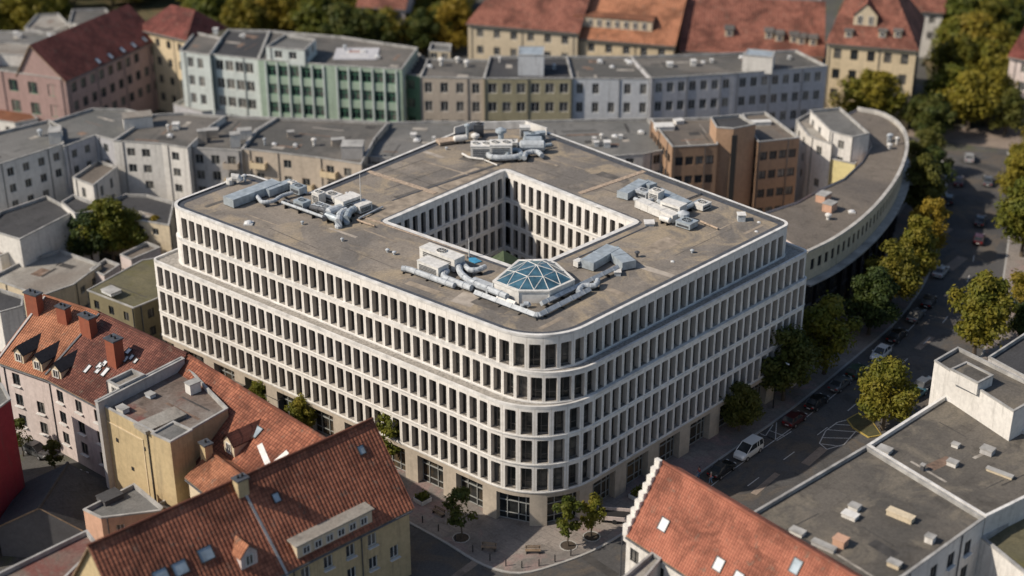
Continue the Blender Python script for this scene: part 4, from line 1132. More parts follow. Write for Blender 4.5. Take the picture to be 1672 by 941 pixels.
flat_block('inner_wing', 'low pale yellow back wing at the foot of the tall white wing', 'building',
    [(1352, 258), (1396, 268), (1412, 244), (1398, 232), (1358, 232)], 12.5, 'w_yellow', 'bitumen_b', dict(grw, bay=3.2, w=1.0, skip=.4))
# brown brick office
bw = dict(bay=1.75, w=1.35, h=1.5, fh=3.4, top=1.9, margin=.3, frame='frame_dark', style='mull', skip=0)
flat_block('brick_office', 'brown brick office wing with a ribbon of square windows, left of its stair tower', 'office',
    [(1098, 240), (1172, 236), (1165, 192), (1062, 194)], 17.0, 'w_brown', 'brown_roof', bw)
flat_block('brick_office', 'brown brick office wing with parapet and four rows of dark windows, right of stair tower', 'office',
    [(1238, 232), (1306, 225), (1250, 183), (1212, 186)], 17.0, 'w_brown', 'brown_roof', bw)
flat_block('stair_tower', 'brown stair tower with a dark vertical window slot between the two brick wings', 'stair tower',
    [(1170, 208), (1198, 210), (1234, 203), (1208, 187), (1160, 191)], 19.6, 'w_tower_lit', 'bitumen_dark', None)
mb = MB(); a, b = W(1197, 211, 19.6), W(1202, 210, 19.6); 
tw = MB(); tw.box((a.x + .3, a.y - .35, 1), .9, .3, 17.6, 0); tag(tw.build('slot_window', [M['dark']], [o for o in col.objects if o.name.startswith('stair_tower') and 'slot' in o.get('label', '')][0]))
# ------------------------------------------------------------------ second row: green, olive and white office houses
fw = dict(bay=2.5, w=1.85, h=2.1, fh=3.7, top=1.0, margin=.6, frame='frame_white', style='mull', skip=.05)
flat_block('office_row_house', 'pale teal end house with dark flat roof, left end of the green office', 'office', [(293, 83), (342, 90), (362, 62), (318, 52)], 17.5, 'w_teal', 'bitumen', dict(fw, bay=2.3, w=1.3))
flat_block('office_row_house', 'white and teal house with bands of dark windows, left of the green office', 'office', [(342, 88), (421, 97), (440, 50), (372, 48), (360, 62)], 17.3, 'w_teal', 'bitumen_dark', dict(fw, bay=2.2, w=1.8))
flat_block('office_row_house', 'long mint green office with a grid of windows and a dark green right end', 'office', [(421, 97), (540, 106), (656, 113), (682, 78), (560, 60), (440, 50)], 18.0, 'w_green', 'bitumen', dict(fw, bay=2.35, w=1.9, h=2.1, frame='frame_green', style='cross', skip=0, fins='w_teal', pipes=0))
flat_block('roof_penthouse', 'small pale penthouse with four windows on the mint green office', 'penthouse', [(434, 76), (497, 82), (516, 64), (466, 56)], 20.6, 'w_teal', 'bitumen_b', dict(bay=3.0, w=1.6, h=1.5, top=.6, minz=.3, margin=.4), z0=17.4)
flat_block('shaded_green_end', 'dark green glazed link between the mint office and the beige house', 'office', [(656, 120), (686, 124), (700, 100), (680, 84)], 16.0, 'w_green_shade', 'bitumen_dark', dict(fw, bay=1.8, w=1.5, frame='frame_green', skip=0))  # shade on the mint office's right end put into darker green walls
flat_block('office_row_house', 'beige house with widely spaced windows, right of the dark green glazed link', 'office', [(686, 126), (790, 128), (800, 98), (698, 96)], 16.6, 'w_beige', 'bitumen', dict(fw, bay=3.0, w=1.5))
flat_block('office_row_house', 'olive-khaki office carrying the big white rooftop box', 'office', [(790, 128), (935, 128), (926, 92), (800, 92)], 16.8, 'w_khaki', 'bitumen_dark', dict(fw, bay=2.7, w=1.7, h=2.0))
flat_block('roof_penthouse', 'big white box with a blue-grey lid on the olive-khaki office', 'penthouse', [(846, 90), (888, 91), (889, 76), (847, 76)], 20.4, 'w_cool', 'blue_metal', None, z0=16.3, par=.03)
flat_block('office_row_house', 'cool white house with small scattered windows in the middle of the second row', 'office', [(935, 128), (1063, 129), (1030, 92), (926, 92)], 16.6, 'w_cool', 'bitumen', dict(fw, bay=3.0, w=1.3, skip=.1))
flat_block('office_row_house', 'long grey-white office with dense window rows, right end of the second row', 'office', [(1063, 128), (1200, 120), (1351, 108), (1300, 82), (1160, 88), (1030, 92)], 17.0, 'w_purple', 'bitumen', dict(fw, bay=2.2, w=1.35, h=2.0, skip=.02))
flat_block('roof_penthouse', 'white rooftop hut with sloping lid on the long grey-white office', 'penthouse', [(1213, 90), (1262, 94), (1266, 84), (1222, 80)], 19.8, 'w_white', 'blue_metal', None, z0=16.5, par=.03)
flat_block('roof_hut', 'pale sandy roof hut between the red row and the beige house roof', 'penthouse', [(700, 82), (735, 84), (737, 72), (704, 70)], 18.0, 'w_cream', 'bitumen_b', dict(bay=2.2, w=1.4, h=1.2, top=.5, minz=.2, margin=.2), z0=16)
# ------------------------------------------------------------------ far row: red roofs

def eave_house(name, label, cat, x0, y0, x1, y1, ze, w, zr, wm, tm, win=None, **k):
    """house placed by its front eave line"""
    a, b = W(x0, y0, ze), W(x1, y1, ze); d = Vector((b.x - a.x, b.y - a.y)).normalized(); bk = Vector((-d.y, d.x)) * w
    return house(name, label, cat, Vector(a[:2]) + bk, Vector(b[:2]) + bk, zr, w, ze, wm, tm, win, **k)
ww = dict(bay=3.8, w=1.5, h=1.9, fh=3.8, top=1.0, margin=1.0, frame='frame_white', skip=.05)
F1 = eave_house('red_roofed_house', 'cream house under a long red roof, left of the orange roof in the far row', 'house', 764, 38, 943, 53, 14, 11, 20.5, 'w_cream', 'tile_far', ww, w2=9, hipA=4, ridge=False)
F2 = eave_house('red_roofed_house', 'long orange-roofed house with a wide strip dormer in the far row', 'house', 947, 62, 1100, 74, 12.5, 13, 20, 'w_sand', 'tile_far_orange', ww, w2=9, ridge=False)
dormer(F2, 1000, 47, 17, 2.2, 'flat', 'tile_far_orange', 'w_cream', nw=8, depth=3.6, wh=1.5)
F3 = eave_house('red_roofed_house', 'red-roofed house dotted with small dormers behind the grey-white office', 'house', 1112, 82, 1343, 92, 11, 13, 19, 'w_salmon', 'tile_far', ww, w2=9, ridge=False)
for x, y in ((1190, 60), (1255, 64), (1272, 68), (1296, 70), (1308, 73), (1327, 75)): dormer(F3, x, y, 1.7, 1.5, 'flat', 'bitumen', 'w_cream')
F4 = eave_house('palace', 'large sand-coloured palace with a steep red hipped roof at the upper right', 'palace', 1352, 68, 1497, 80, 17, 12, 29, 'w_sand', 'tile_far', dict(bay=3.3, w=1.5, h=2.1, fh=4.2, top=1.3, margin=1.2, frame='frame_dark', skip=.08), w2=12, hipA=4, hipB=8, ridge=False, gwin=dict(bay=3.3, w=1.5, h=2.1, fh=4.2, top=1.3, margin=1.2, frame='frame_dark'))
dormer(F4, 1412, 42, 4.6, 2.2, 'gable', 'tile_far', 'w_cream', nw=2)
for x in (1385, 1440, 1465): dormer(F4, x, 62, 1.5, 1.3, 'flat', 'bitumen', 'w_cream')
F6 = eave_house('red_roofed_house', 'salmon pink house with a deep maroon roof and shaded window wall, upper left', 'house', 106, 131, 259, 61, 15, 7, 21, 'w_pink', 'tile_maroon', dict(bay=2.9, w=1.5, h=1.9, fh=3.7, top=1.2, margin=1.0, frame='frame_dark', skip=.05), w2=4, ridge=False)
for x, y in ((160, 100), (180, 92), (200, 82), (218, 74), (236, 65)): skylight(F6, x, y, 1.0, 1.4, 'lamp')
flat_block('pink_building', 'pink building with green-framed windows and cluttered flat roof at upper left', 'building', [(-80, 103), (0, 115), (102, 129), (122, 100), (150, 62), (60, 52), (-60, 50)], 15.2, 'w_pink', 'bitumen_b', dict(bay=4.6, w=2.2, h=2.4, fh=4.2, top=1.5, frame='frame_green', skip=.05))
flat_block('roof_penthouse', 'long low white attic storey on the pink building roof', 'penthouse', [(-20, 92), (0, 88), (108, 94), (125, 78), (10, 70), (-30, 74)], 17.2, 'w_white', 'bitumen_light', None, z0=14.8, par=.1)
F7 = eave_house('cream_house', 'narrow cream house with a small red roof between maroon roof and teal house', 'house', 226, 46, 304, 64, 17, 6, 21, 'w_sand', 'tile_maroon', dict(bay=3.2, w=1.3, h=1.7, fh=3.9, top=1.3, frame='frame_dark'), w2=5, hipA=4, hipB=3, ridge=False)
flat_block('white_block', 'white block with a dark flat roof and bright clutter near the top left corner', 'building', [(112, 38), (150, 44), (188, 34), (172, 14), (118, 16)], 12, 'w_white', 'bitumen', dict(bay=2.6, w=1.4, h=1.4, fh=3, top=1.0, frame='frame_dark'))
flat_block('white_block', 'pale low block half hidden by trees at the very top left', 'building', [(40, 46), (84, 54), (112, 40), (95, 22), (60, 24)], 10, 'w_grey', 'bitumen_light', dict(bay=2.6, w=1.4, h=1.4, fh=3, top=1.0, frame='frame_dark'))
flat_block('yard_kiosk', 'little white hut with an orange roof by the left frame edge', 'hut', [(-20, 194), (24, 201), (62, 194), (46, 180), (0, 176)], 7, 'w_white', 'tile_far_orange', dict(bay=2.6, w=1.0, h=1.4, fh=3, top=1.0, frame='frame_dark'), par=.05)
flat_block('low_hall', 'low pale hall roof in the gap between pink house and teal office', 'hall', [(283, 170), (330, 182), (420, 176), (372, 148), (318, 152)], 6, 'w_purple', 'bitumen_light', None)
flat_block('cream_block', 'long cream office with tall windows at the top edge above the red roof', 'building', [(1108, 10), (1180, 16), (1228, 14), (1215, -16), (1108, -16)], 15, 'w_sand', 'bitumen', dict(bay=3.6, w=1.9, h=2.6, fh=4.4, top=.7, frame='frame_dark'))
flat_block('white_block', 'white hall with blank walls beside the cream office at the top edge', 'building', [(1230, 20), (1336, 16), (1340, -6), (1228, -8)], 14, 'w_white', 'bitumen_b', dict(bay=6.6, w=1.9, h=1.6, fh=4.4, top=1.7, frame='frame_dark', skip=.4))
F8 = eave_house('red_roofed_house', 'white house with a bright red roof at the top edge right of the palace', 'house', 1480, 16, 1540, 20, 11, 9, 17, 'w_white', 'tile_far', ww, w2=9, ridge=False)
F9 = eave_house('cream_house', 'pale pink-cream house cut by the right frame edge beyond the park trees', 'house', 1650, 92, 1730, 108, 13, 9, 19, 'w_rose', 'tile_maroon', ww, w2=9, ridge=False)
F10 = eave_house('red_roofed_house', 'faint pink house among the park trees left of the far red roofs', 'house', 585, 10, 660, 14, 11, 9, 17, 'w_rose', 'tile_far', ww, w2=9, ridge=False)
# two roof signs and the attic strip on the mint office
# ------------------------------------------------------------------ trees
def crown_mesh(name, seed, rx, rz, nblob, nleaf, leafm, size=.34, tall=1.0):
    r = random.Random(seed); mb = MB(); blobs = []
    for i in range(nblob):
        a = r.uniform(0, 2 * math.pi); t = r.random() ** .55; z = r.uniform(-.85, 1.0)
        prof = math.sqrt(max(.06, 1 - (z * .92) ** 2)) * (1.12 - .30 * max(0, z))
        k = prof * t * rx * .82
        br = r.uniform(.26, .46) * rx * (1.0 - .28 * max(0, z))
        blobs.append((Vector((math.cos(a) * k, math.sin(a) * k, z * rz * .86)), br))
    for i in range(nleaf):
        c, br = blobs[i % nblob]
        v = Vector((r.gauss(0, 1), r.gauss(0, 1), r.gauss(0, 1))).normalized()
        rr = br * (r.random() ** .33) * (1 + .25 * r.gauss(0, 1) ** 2 * .3)
        p = c + Vector((v.x, v.y, v.z * .8)) * rr
        n = (v + Vector((r.uniform(-.9, .9), r.uniform(-.9, .9), r.uniform(-.3, 1.1)))).normalized()
        t1 = n.orthogonal().normalized(); t1.rotate(Matrix.Rotation(r.uniform(0, 6.28), 3, n)); t2 = n.cross(t1)
        s = size * r.uniform(.6, 1.35)
        mb.face([p - t1 * s, p - t2 * s * .55, p + t1 * s, p + t2 * s * .55])
    return mb.mesh(name, [M[leafm]])
def trunk_mesh(seed, h, r0, spread):
    r = random.Random(seed); mb = MB()
    pts = [Vector((0, 0, 0))]
    for i in range(4): pts.append(pts[-1] + Vector((r.uniform(-.12, .12), r.uniform(-.12, .12), h / 4)))
    mb.tube(pts, [r0 * 1.3, r0, r0 * .85, r0 * .7, r0 * .5], 7)
    for i in range(7):
        a = i * 2.4 + r.uniform(-.3, .3); st = pts[2 + i % 3]; l = spread * r.uniform(.6, 1)
        mid = st + Vector((math.cos(a) * l * .5, math.sin(a) * l * .5, l * .35)); en = mid + Vector((math.cos(a) * l * .45, math.sin(a) * l * .45, l * .6))
        mb.tube([st, mid, en], [r0 * .5, r0 * .32, r0 * .1], 5)
    return mb.mesh('trunk', [M['bark']])
CR = {}
def get_crown(kind, var, leafm):
    k = (kind, var, leafm)
    if k not in CR:
        if kind == 'big': CR[k] = crown_mesh('crown', 10 + var, 4.2, 4.6, 46, 8200, leafm, .30)
        elif kind == 'tall': CR[k] = crown_mesh('crown', 30 + var, 3.2, 5.2, 46, 7400, leafm, .30)
        elif kind == 'small': CR[k] = crown_mesh('crown', 50 + var, 1.6, 2.4, 22, 1500, leafm, .20)
        else: CR[k] = crown_mesh('crown', 70 + var, 4.6, 4.6, 44, 4600, leafm, .40)
    return CR[k]
TR = {}
def get_trunk(h, r0, sp, v):
    k = (h, r0, sp, v)
    if k not in TR: TR[k] = trunk_mesh(v, h, r0, sp)
    return TR[k]
tree_i = 0
def tree(p, label, kind='big', leafm='leaf', s=1.0, group=None, name='street_tree', clear=None, sz=None):
    global tree_i
    tree_i += 1; r = random.Random(tree_i * 17)
    base = {'big': (4.2, 4.6, 5.5, .26), 'tall': (3.2, 5.2, 6.5, .24), 'small': (1.6, 2.4, 3.2, .09), 'far': (4.6, 4.6, 5.5, .3)}[kind]
    o = thing(name, label, 'tree', (p.x, p.y, p.z if p.z > .01 else .0), r.uniform(0, 6.28), group)
    hc = clear if clear is not None else {'big': 2.4, 'tall': 2.2, 'small': 1.5, 'far': 1.6}[kind]
    t = link('trunk', get_trunk(base[2], base[3], base[0] * .7, tree_i % 3), o); t.scale = (s, s, s)
    c = link('crown', get_crown(kind, tree_i % 3, leafm), o, (0, 0, (hc + base[1]) * s)); c.scale = (s, s, (sz or 1) * s)
    return o
def pit(p, r=.95):
    mb = MB(); n = 12; mb.face([(p.x + r * math.cos(6.283 * i / n), p.y + r * math.sin(6.283 * i / n), .145) for i in range(n)])
    for i in range(n):
        a, b = 6.283 * i / n, 6.283 * (i + 1) / n
        q = [(p.x + k * math.cos(t), p.y + k * math.sin(t), z) for k, t, z in ((r, a, .19), (r, b, .19), (r + .14, b, .19), (r + .14, a, .19))]
        mb.face(q, 1); mb.face([(q[1][0], q[1][1], .14), (q[0][0], q[0][1], .14), q[0], q[1]], 1)
        mb.face([(q[3][0], q[3][1], .14), (q[2][0], q[2][1], .14), q[2], q[3]], 1)
    tag(mb.build('tree_pit', [M['earth'], M['kerb']]), kind='structure')
def T(x, y, label, **k):
    p = W(x, y, 0); o = tree(p, label, **k)
    return o
# small plaza trees (base points on the pavement)
for x, y, lab, lm, s in ((753, 880, 'slim dark green tree in a round pit on the plaza left of the office corner', 'leaf_dark', 1.15),
                         (928, 893, 'yellow-green young tree in a round pit right below the rounded office corner', 'leaf', 1.15),
                         (966, 878, 'smaller leaning yellowish tree between plaza corner tree and the cream parked trailer', 'leaf', 1.0),
                         (646, 762, 'bushy sapling by the shopfront, just right of the foreground roof peak', 'leaf', 1.45),
                         (496, 706, 'round plaza tree between the long tiled roof and the dark shop entrance', 'leaf', 1.75),
                         (436, 664, 'leafy plaza tree leftmost along the sunlit office front', 'leaf', 1.7)):
    p = W(x, y, 0); pit(p)
    if s > 1.6: tree(p, lab, 'big', lm, s * .27, 'young trees on the plaza')
    else: tree(p, lab, 'small', lm, s, 'young trees on the plaza')
# avenue trees, office side
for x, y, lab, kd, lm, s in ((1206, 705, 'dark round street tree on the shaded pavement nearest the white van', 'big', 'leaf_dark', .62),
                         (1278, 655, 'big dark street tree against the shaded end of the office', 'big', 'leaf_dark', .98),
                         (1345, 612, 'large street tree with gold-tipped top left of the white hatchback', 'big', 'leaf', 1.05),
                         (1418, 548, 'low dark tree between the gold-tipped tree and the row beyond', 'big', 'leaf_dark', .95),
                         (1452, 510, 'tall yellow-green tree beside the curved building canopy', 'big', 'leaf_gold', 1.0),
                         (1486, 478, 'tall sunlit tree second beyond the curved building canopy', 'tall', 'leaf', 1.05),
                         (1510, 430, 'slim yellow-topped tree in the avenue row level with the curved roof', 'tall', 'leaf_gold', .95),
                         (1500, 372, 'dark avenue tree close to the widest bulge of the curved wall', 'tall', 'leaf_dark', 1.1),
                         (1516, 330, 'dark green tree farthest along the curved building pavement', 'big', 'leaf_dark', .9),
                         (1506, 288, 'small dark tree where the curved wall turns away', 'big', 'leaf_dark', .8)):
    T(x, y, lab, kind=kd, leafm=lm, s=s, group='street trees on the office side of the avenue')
for x, y, lab, kd, lm, s in ((1440, 702, 'round green-gold tree growing from the traffic island edge beside the hatched marking', 'big', 'leaf', .92),
                         (1590, 585, 'big bright green-gold tree standing alone across the avenue, above the white building', 'big', 'leaf', 1.15),
                         (1668, 560, 'dark shrub-like tree at the right edge behind the flat roof', 'big', 'leaf_dark', .6),
                         (1688, 520, 'yellowing tree cut by the right frame edge below the blue car', 'big', 'leaf_gold', .9),
                         (1668, 420, 'large dark gold tree at the right frame edge on the far pavement', 'big', 'leaf', 1.2),
                         (1664, 345, 'second large tree up the right frame edge', 'big', 'leaf', 1.0),
                         (1680, 300, 'orange-tinted tree at the right edge near the lit cross road', 'big', 'leaf_gold', 1.0)):
    T(x, y, lab, kind=kd, leafm=lm, s=s, group='trees across the avenue')
# yard trees at left
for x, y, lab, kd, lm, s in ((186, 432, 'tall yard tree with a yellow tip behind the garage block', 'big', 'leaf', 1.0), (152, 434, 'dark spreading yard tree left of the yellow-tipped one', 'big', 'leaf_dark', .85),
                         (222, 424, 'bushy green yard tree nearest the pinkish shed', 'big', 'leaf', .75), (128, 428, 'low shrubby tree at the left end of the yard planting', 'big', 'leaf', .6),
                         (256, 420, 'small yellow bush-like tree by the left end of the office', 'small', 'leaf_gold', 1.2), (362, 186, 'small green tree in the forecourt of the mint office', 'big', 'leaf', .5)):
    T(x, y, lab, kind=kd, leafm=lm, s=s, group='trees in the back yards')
# park clump at upper right
pk = [(1545, 200, 1.15, 'leaf'), (1580, 212, 1.2, 'leaf'), (1612, 206, 1.15, 'leaf'), (1560, 165, 1.35, 'leaf_gold'), (1598, 170, 1.35, 'leaf'), (1632, 180, 1.1, 'leaf_gold'),
      (1548, 128, 1.3, 'leaf'), (1585, 132, 1.5, 'leaf_gold'), (1620, 138, 1.3, 'leaf'), (1560, 95, 1.4, 'leaf'), (1598, 96, 1.4, 'leaf_gold'), (1632, 92, 1.2, 'leaf'), (1575, 60, 1.3, 'leaf'), (1612, 58, 1.3, 'leaf'),
      (1520, 232, .9, 'leaf_dark'), (1640, 222, .9, 'leaf_dark'), (1590, 25, 1.3, 'leaf_gold'), (1560, 28, 1.2, 'leaf'), (1520, 60, 1.1, 'leaf'), (1640, 28, 1.2, 'leaf')]
for x, y, s, lm in pk: T(x, y, 'tall broad park tree in the yellow-green clump right of the palace', kind='far', leafm=lm, s=s, group='park trees right of the palace', name='park_tree')
for x, y, s, lm, lab in ((1398, 203, 1.1, 'leaf', 'green tree in front of the palace wall, left of three'), (1428, 205, 1.1, 'leaf', 'middle tree of the three in front of the palace wall'), (1456, 205, .9, 'leaf', 'dark right tree of the three in front of the palace wall'),
                         (1145, 92, .6, 'leaf_gold', 'golden tree peeping over the grey-white office roof at its left'), (1180, 95, .5, 'leaf', 'low green tree behind the grey-white office roof, right of the golden one'),
                         (852, 84, .5, 'leaf_gold', 'small golden tree behind the big white rooftop box'), (1325, 100, .6, 'leaf_dark', 'dark tree at the foot of the palace left corner'), (1500, 215, .7, 'leaf_dark', 'dark tree by the back end of the curved building')):
    T(x, y, lab, kind='far', leafm=lm, s=s, name='park_tree')
# park band across the top left
r = random.Random(5)
rows = []
for y0, x0, x1, st in ((88, 560, 765, 30), (80, 345, 600, 31), (60, 190, 760, 33), (62, -20, 60, 30), (36, -20, 770, 36), (14, -30, 780, 36), (-10, -40, 1110, 42), (-34, -60, 1700, 48)):
    x = x0
    while x < x1:
        xx, yy = x + r.uniform(-9, 9), y0 + r.uniform(-7, 7)
        x += st
        if 100 < xx < 312 and 12 < yy: continue
        if 585 < xx < 668 and -12 < yy < 30: continue
        if 1090 < xx < 1345 and yy > -30: continue
        if xx > 770 and yy > -20: continue
        rows.append((xx, yy))
for xx, yy in rows:
    lm = r.choice(['leaf', 'leaf', 'leaf_gold', 'leaf_gold', 'leaf_dark'])
    T(xx, yy, 'far-off autumn tree in the park belt along the top edge', kind='far', leafm=lm, s=r.uniform(.95, 1.35), group='trees of the park belt along the top edge', name='park_tree')

# ------------------------------------------------------------------ vehicles
def car_parts(kind):
    """loft of side profile; x forward"""
    if kind == 'van':
        L_, Wd, H_ = 4.6, 1.86, 1.86
        st = [(-2.3, .30, 1.00, .86), (-2.2, .26, 1.12, .92), (-1.0, .24, 1.14, .93), (.6, .24, 1.12, .93), (1.45, .24, 1.06, .92), (2.0, .26, .92, .88), (2.3, .32, .66, .76)]
        cab = [(-2.22, 1.10, .88), (-2.08, 1.82, .76), (.35, 1.84, .77), (1.50, 1.04, .84)]
    elif kind == 'hatch':
        st = [(-2.05, .32, .90, .80), (-1.9, .26, 1.0, .86), (-.8, .24, 1.0, .88), (.5, .24, .98, .88), (1.2, .24, .90, .86), (1.85, .26, .76, .80), (2.1, .34, .55, .66)]
        cab = [(-1.95, .96, .80), (-1.45, 1.44, .64), (.0, 1.48, .65), (1.00, .92, .80)]
    else:
        st = [(-2.3, .34, .82, .76), (-2.15, .27, .96, .84), (-1.3, .24, .98, .88), (.4, .24, .95, .88), (1.3, .24, .88, .86), (2.0, .27, .74, .80), (2.28, .36, .54, .66)]
        cab = [(-1.75, .95, .80), (-1.0, 1.40, .62), (.05, 1.42, .63), (.95, .92, .79)]
    body = MB(); rings = []
    for x, zb, zt, w in st:
        rings.append([(x, -w * .86, zb), (x, -w, zb + .14), (x, -w, zb + (zt - zb) * .62), (x, -w * .93, zt - .03), (x, -w * .6, zt + .02), (x, w * .6, zt + .02), (x, w * .93, zt - .03), (x, w, zb + (zt - zb) * .62), (x, w, zb + .14), (x, w * .86, zb)])
    for a, b in zip(rings, rings[1:]):
        for i in range(10): j = (i + 1) % 10; body.face([a[i], b[i], b[j], a[j]])
    body.face(rings[0]); body.face(rings[-1][::-1])
    glassm = MB(); roof = MB()
    a, b, c, d = cab
    def pr(s, e): return [(e[0], s * e[2], e[1])]
    A, B, C, D = [( (e[0], -e[2], e[1]), (e[0], e[2], e[1])) for e in cab]
    glassm.face([A[1], A[0], B[0], B[1]]); glassm.face([D[0], D[1], C[1], C[0]])
    for s in (0, 1):
        f = [A[s], D[s], C[s], B[s]]; glassm.face(f if s == 0 else f[::-1])
    t = .05
    roof.face([(B[0][0], B[0][1] - .02, B[0][2] + t), (C[0][0], C[0][1] - .02, C[0][2] + t), (C[1][0], C[1][1] + .02, C[1][2] + t), (B[1][0], B[1][1] + .02, B[1][2] + t)])
    for p, q in ((B[0], C[0]), (C[0], C[1]), (C[1], B[1]), (B[1], B[0])):
        roof.face([p, q, (q[0], q[1], q[2] + t), (p[0], p[1], p[2] + t)])
    # pillars
    for s in (0, 1):
        for p, q in ((A[s], B[s]), (D[s], C[s])):
            roof.tube([p, q], .05, 4)
        mx = (B[s][0] + C[s][0]) / 2 + .05; roof.tube([(mx, (A[s][1] + D[s][1]) / 2 * 1.0, (A[s][2] + D[s][2]) / 2), (mx, B[s][1], B[s][2])], .045, 4)
        if kind == 'van': roof.tube([(-1.3, A[s][1], A[s][2]), (-1.3, B[s][1], B[s][2])], .06, 4)
    return body, glassm, roof, st
CARS = {}
def car(kind, paint, p, ang, label, group=None):
    if kind not in CARS:
        b, g, rf_, st = car_parts(kind); w = MB(); w.tube([(0, -.11, 0), (0, .11, 0)], .33, 14); rm = MB(); rm.tube([(0, -.125, 0), (0, .125, 0)], .19, 10)
        hl = MB(); hl.box((0, 0, 0), .10, .34, .15); pl = MB(); pl.box((0, 0, 0), .03, .52, .11); mr = MB(); mr.box((0, 0, 0), .16, .18, .13)
        CARS[kind] = (b, g, rf_, st, w.mesh('wheel', [M['tyre']], smooth=False), rm.mesh('rim', [M['chrome']]), hl.mesh('headlight', [M['lamp']]), hl.mesh('tail_light', [M['tail']]), pl.mesh('number_plate', [M['coping']]), mr)
    b, g, rf_, st, wm, rm, hl, tl, pl, mr = CARS[kind]
    o = thing({'van': 'parked_van', 'hatch': 'parked_car', 'sedan': 'parked_car'}[kind], label, 'van' if kind == 'van' else 'car', (p.x, p.y, .004), ang, group)
    pm = [CP[paint]]
    link('body', b.mesh('body', pm), o); link('roof', rf_.mesh('car_roof', pm), o); link('window_glass', g.mesh('window_glass', [M['pane']]), o)
    x0 = st[0][0]; x1 = st[-1][0]; wy = st[2][3] - .07
    for x in (x0 + .85, x1 - .85):
        for y in (-wy, wy):
            w_ = link('wheel', wm, o, (x, y, .33)); link('rim', rm, w_)
    for y in (-.55, .55):
        link('headlight', hl, o, (x1 - .10, y, .56)); link('tail_light', tl, o, (x0 + .03, y, .68))
    link('number_plate', pl, o, (x0 - .01, 0, .5))
    for s in (-1, 1): link('wing_mirror', mr.mesh('wing_mirror', pm), o, (.72, s * .95, .98))
    return o
def kerb_dir(p):
    best = min(range(1, len(kerbL) - 1), key=lambda i: (kerbL[i] - Vector(p[:2])).length); d = kerbL[best + 1] - kerbL[best - 1]; return math.atan2(d.y, d.x)
cg = 'cars parked along the office side of the avenue'
for k, pt, x, y, fl_, lab in (('van', 'white', 1221, 742, 0, 'white boxy van parked nearest the office corner'),
        ('sedan', 'black', 1178, 772, 0, 'black car parked right behind the white van, beside the two people'),
        ('hatch', 'maroon', 1297, 690, 0, 'dark maroon car parked just up from the white van'),
        ('sedan', 'black', 1333, 662, 0, 'black car with pale headlights, third up from the office corner'),
        ('sedan', 'grey', 1371, 632, 0, 'dark grey car ahead of the one with pale headlights'),
        ('hatch', 'green', 1398, 611, 0, 'dark green car parked just below the white hatchback'),
        ('hatch', 'white', 1437, 583, 0, 'white hatchback among the dark cars by the tree row'),
        ('sedan', 'black', 1464, 553, 0, 'black estate car parked just beyond the white hatchback'),
        ('sedan', 'grey', 1495, 520, 0, 'dark grey car second beyond the white hatchback'),
        ('hatch', 'black', 1516, 497, 0, 'small black car at the bend, last of the near parked row')):
    p = W(x, y, 0); a = kerb_dir(p)
    if k == 'van' or pt == 'white': a += math.pi
    # keep the row off the kerb
    car(k, pt, p, a, lab, cg)
for k, pt, x, y, a, lab in (('hatch', 'teal', 1494, 648, rad(45), 'teal-grey car half hidden behind the round green-gold tree'), ('hatch', 'grey', 1510, 632, rad(45), 'grey car parked between the round tree and the white building'),
        ('hatch', 'blue', 1657, 494, rad(70), 'blue car at the right frame edge on the far pavement'), ('sedan', 'maroon', 1565, 300, rad(72), 'reddish car driving far up the avenue in the shade'),
        ('hatch', 'silver', 1582, 262, rad(75), 'silver car near the lit cross road'), ('sedan', 'black', 1600, 365, rad(68), 'black car far up the right-hand kerb'), ('hatch', 'maroon', 1598, 395, rad(68), 'maroon car at the right kerb beyond the lone tree'),
        ('sedan', 'silver', 1536, 448, rad(58), 'silver car driving up the shaded avenue left of the lone gold tree'), ('hatch', 'black', 1548, 330, rad(74), 'black car by the left kerb far up the avenue'), ('sedan', 'grey', 1612, 300, rad(74), 'grey car at the right kerb just below the lit cross road'),
        ('hatch', 'maroon', 1306, 303, rad(70), 'dark red car in the narrow yard beside the brown brick office')):
    car(k, pt, W(x, y, 0), a, lab)
# open cream trailer on the plaza
def trailer(p, ang):
    o = thing('trailer', 'open cream-sided trailer with a dark empty bed standing on the plaza near the stepped gable', 'trailer', (p.x, p.y, .13), ang)
    b = MB(); L_, Wd = 4.2, 2.0
    b.box((0, 0, .55), L_, Wd, .08, 0, 1)
    for y in (-Wd / 2, Wd / 2): b.box((0, y, .5), L_, .08, .55)
    for x in (-L_ / 2, L_ / 2): b.box((x, 0, .5), .08, Wd + .08, .549)
    b.build('bed', [M['w_rose'], M['dark']], None); bo = col.objects[-1]; bo.parent = o
    t = MB(); t.box((L_ / 2 + .6, 0, .5), 1.3, .1, .1); x = t.build('drawbar', [M['black_metal']], None); x.parent = o
    wm = CARS['van'][4]
    for y in (-.95, .95): link('wheel', wm, o, (0, y, .33))
trailer(W(1004, 850, 0), rad(-8))
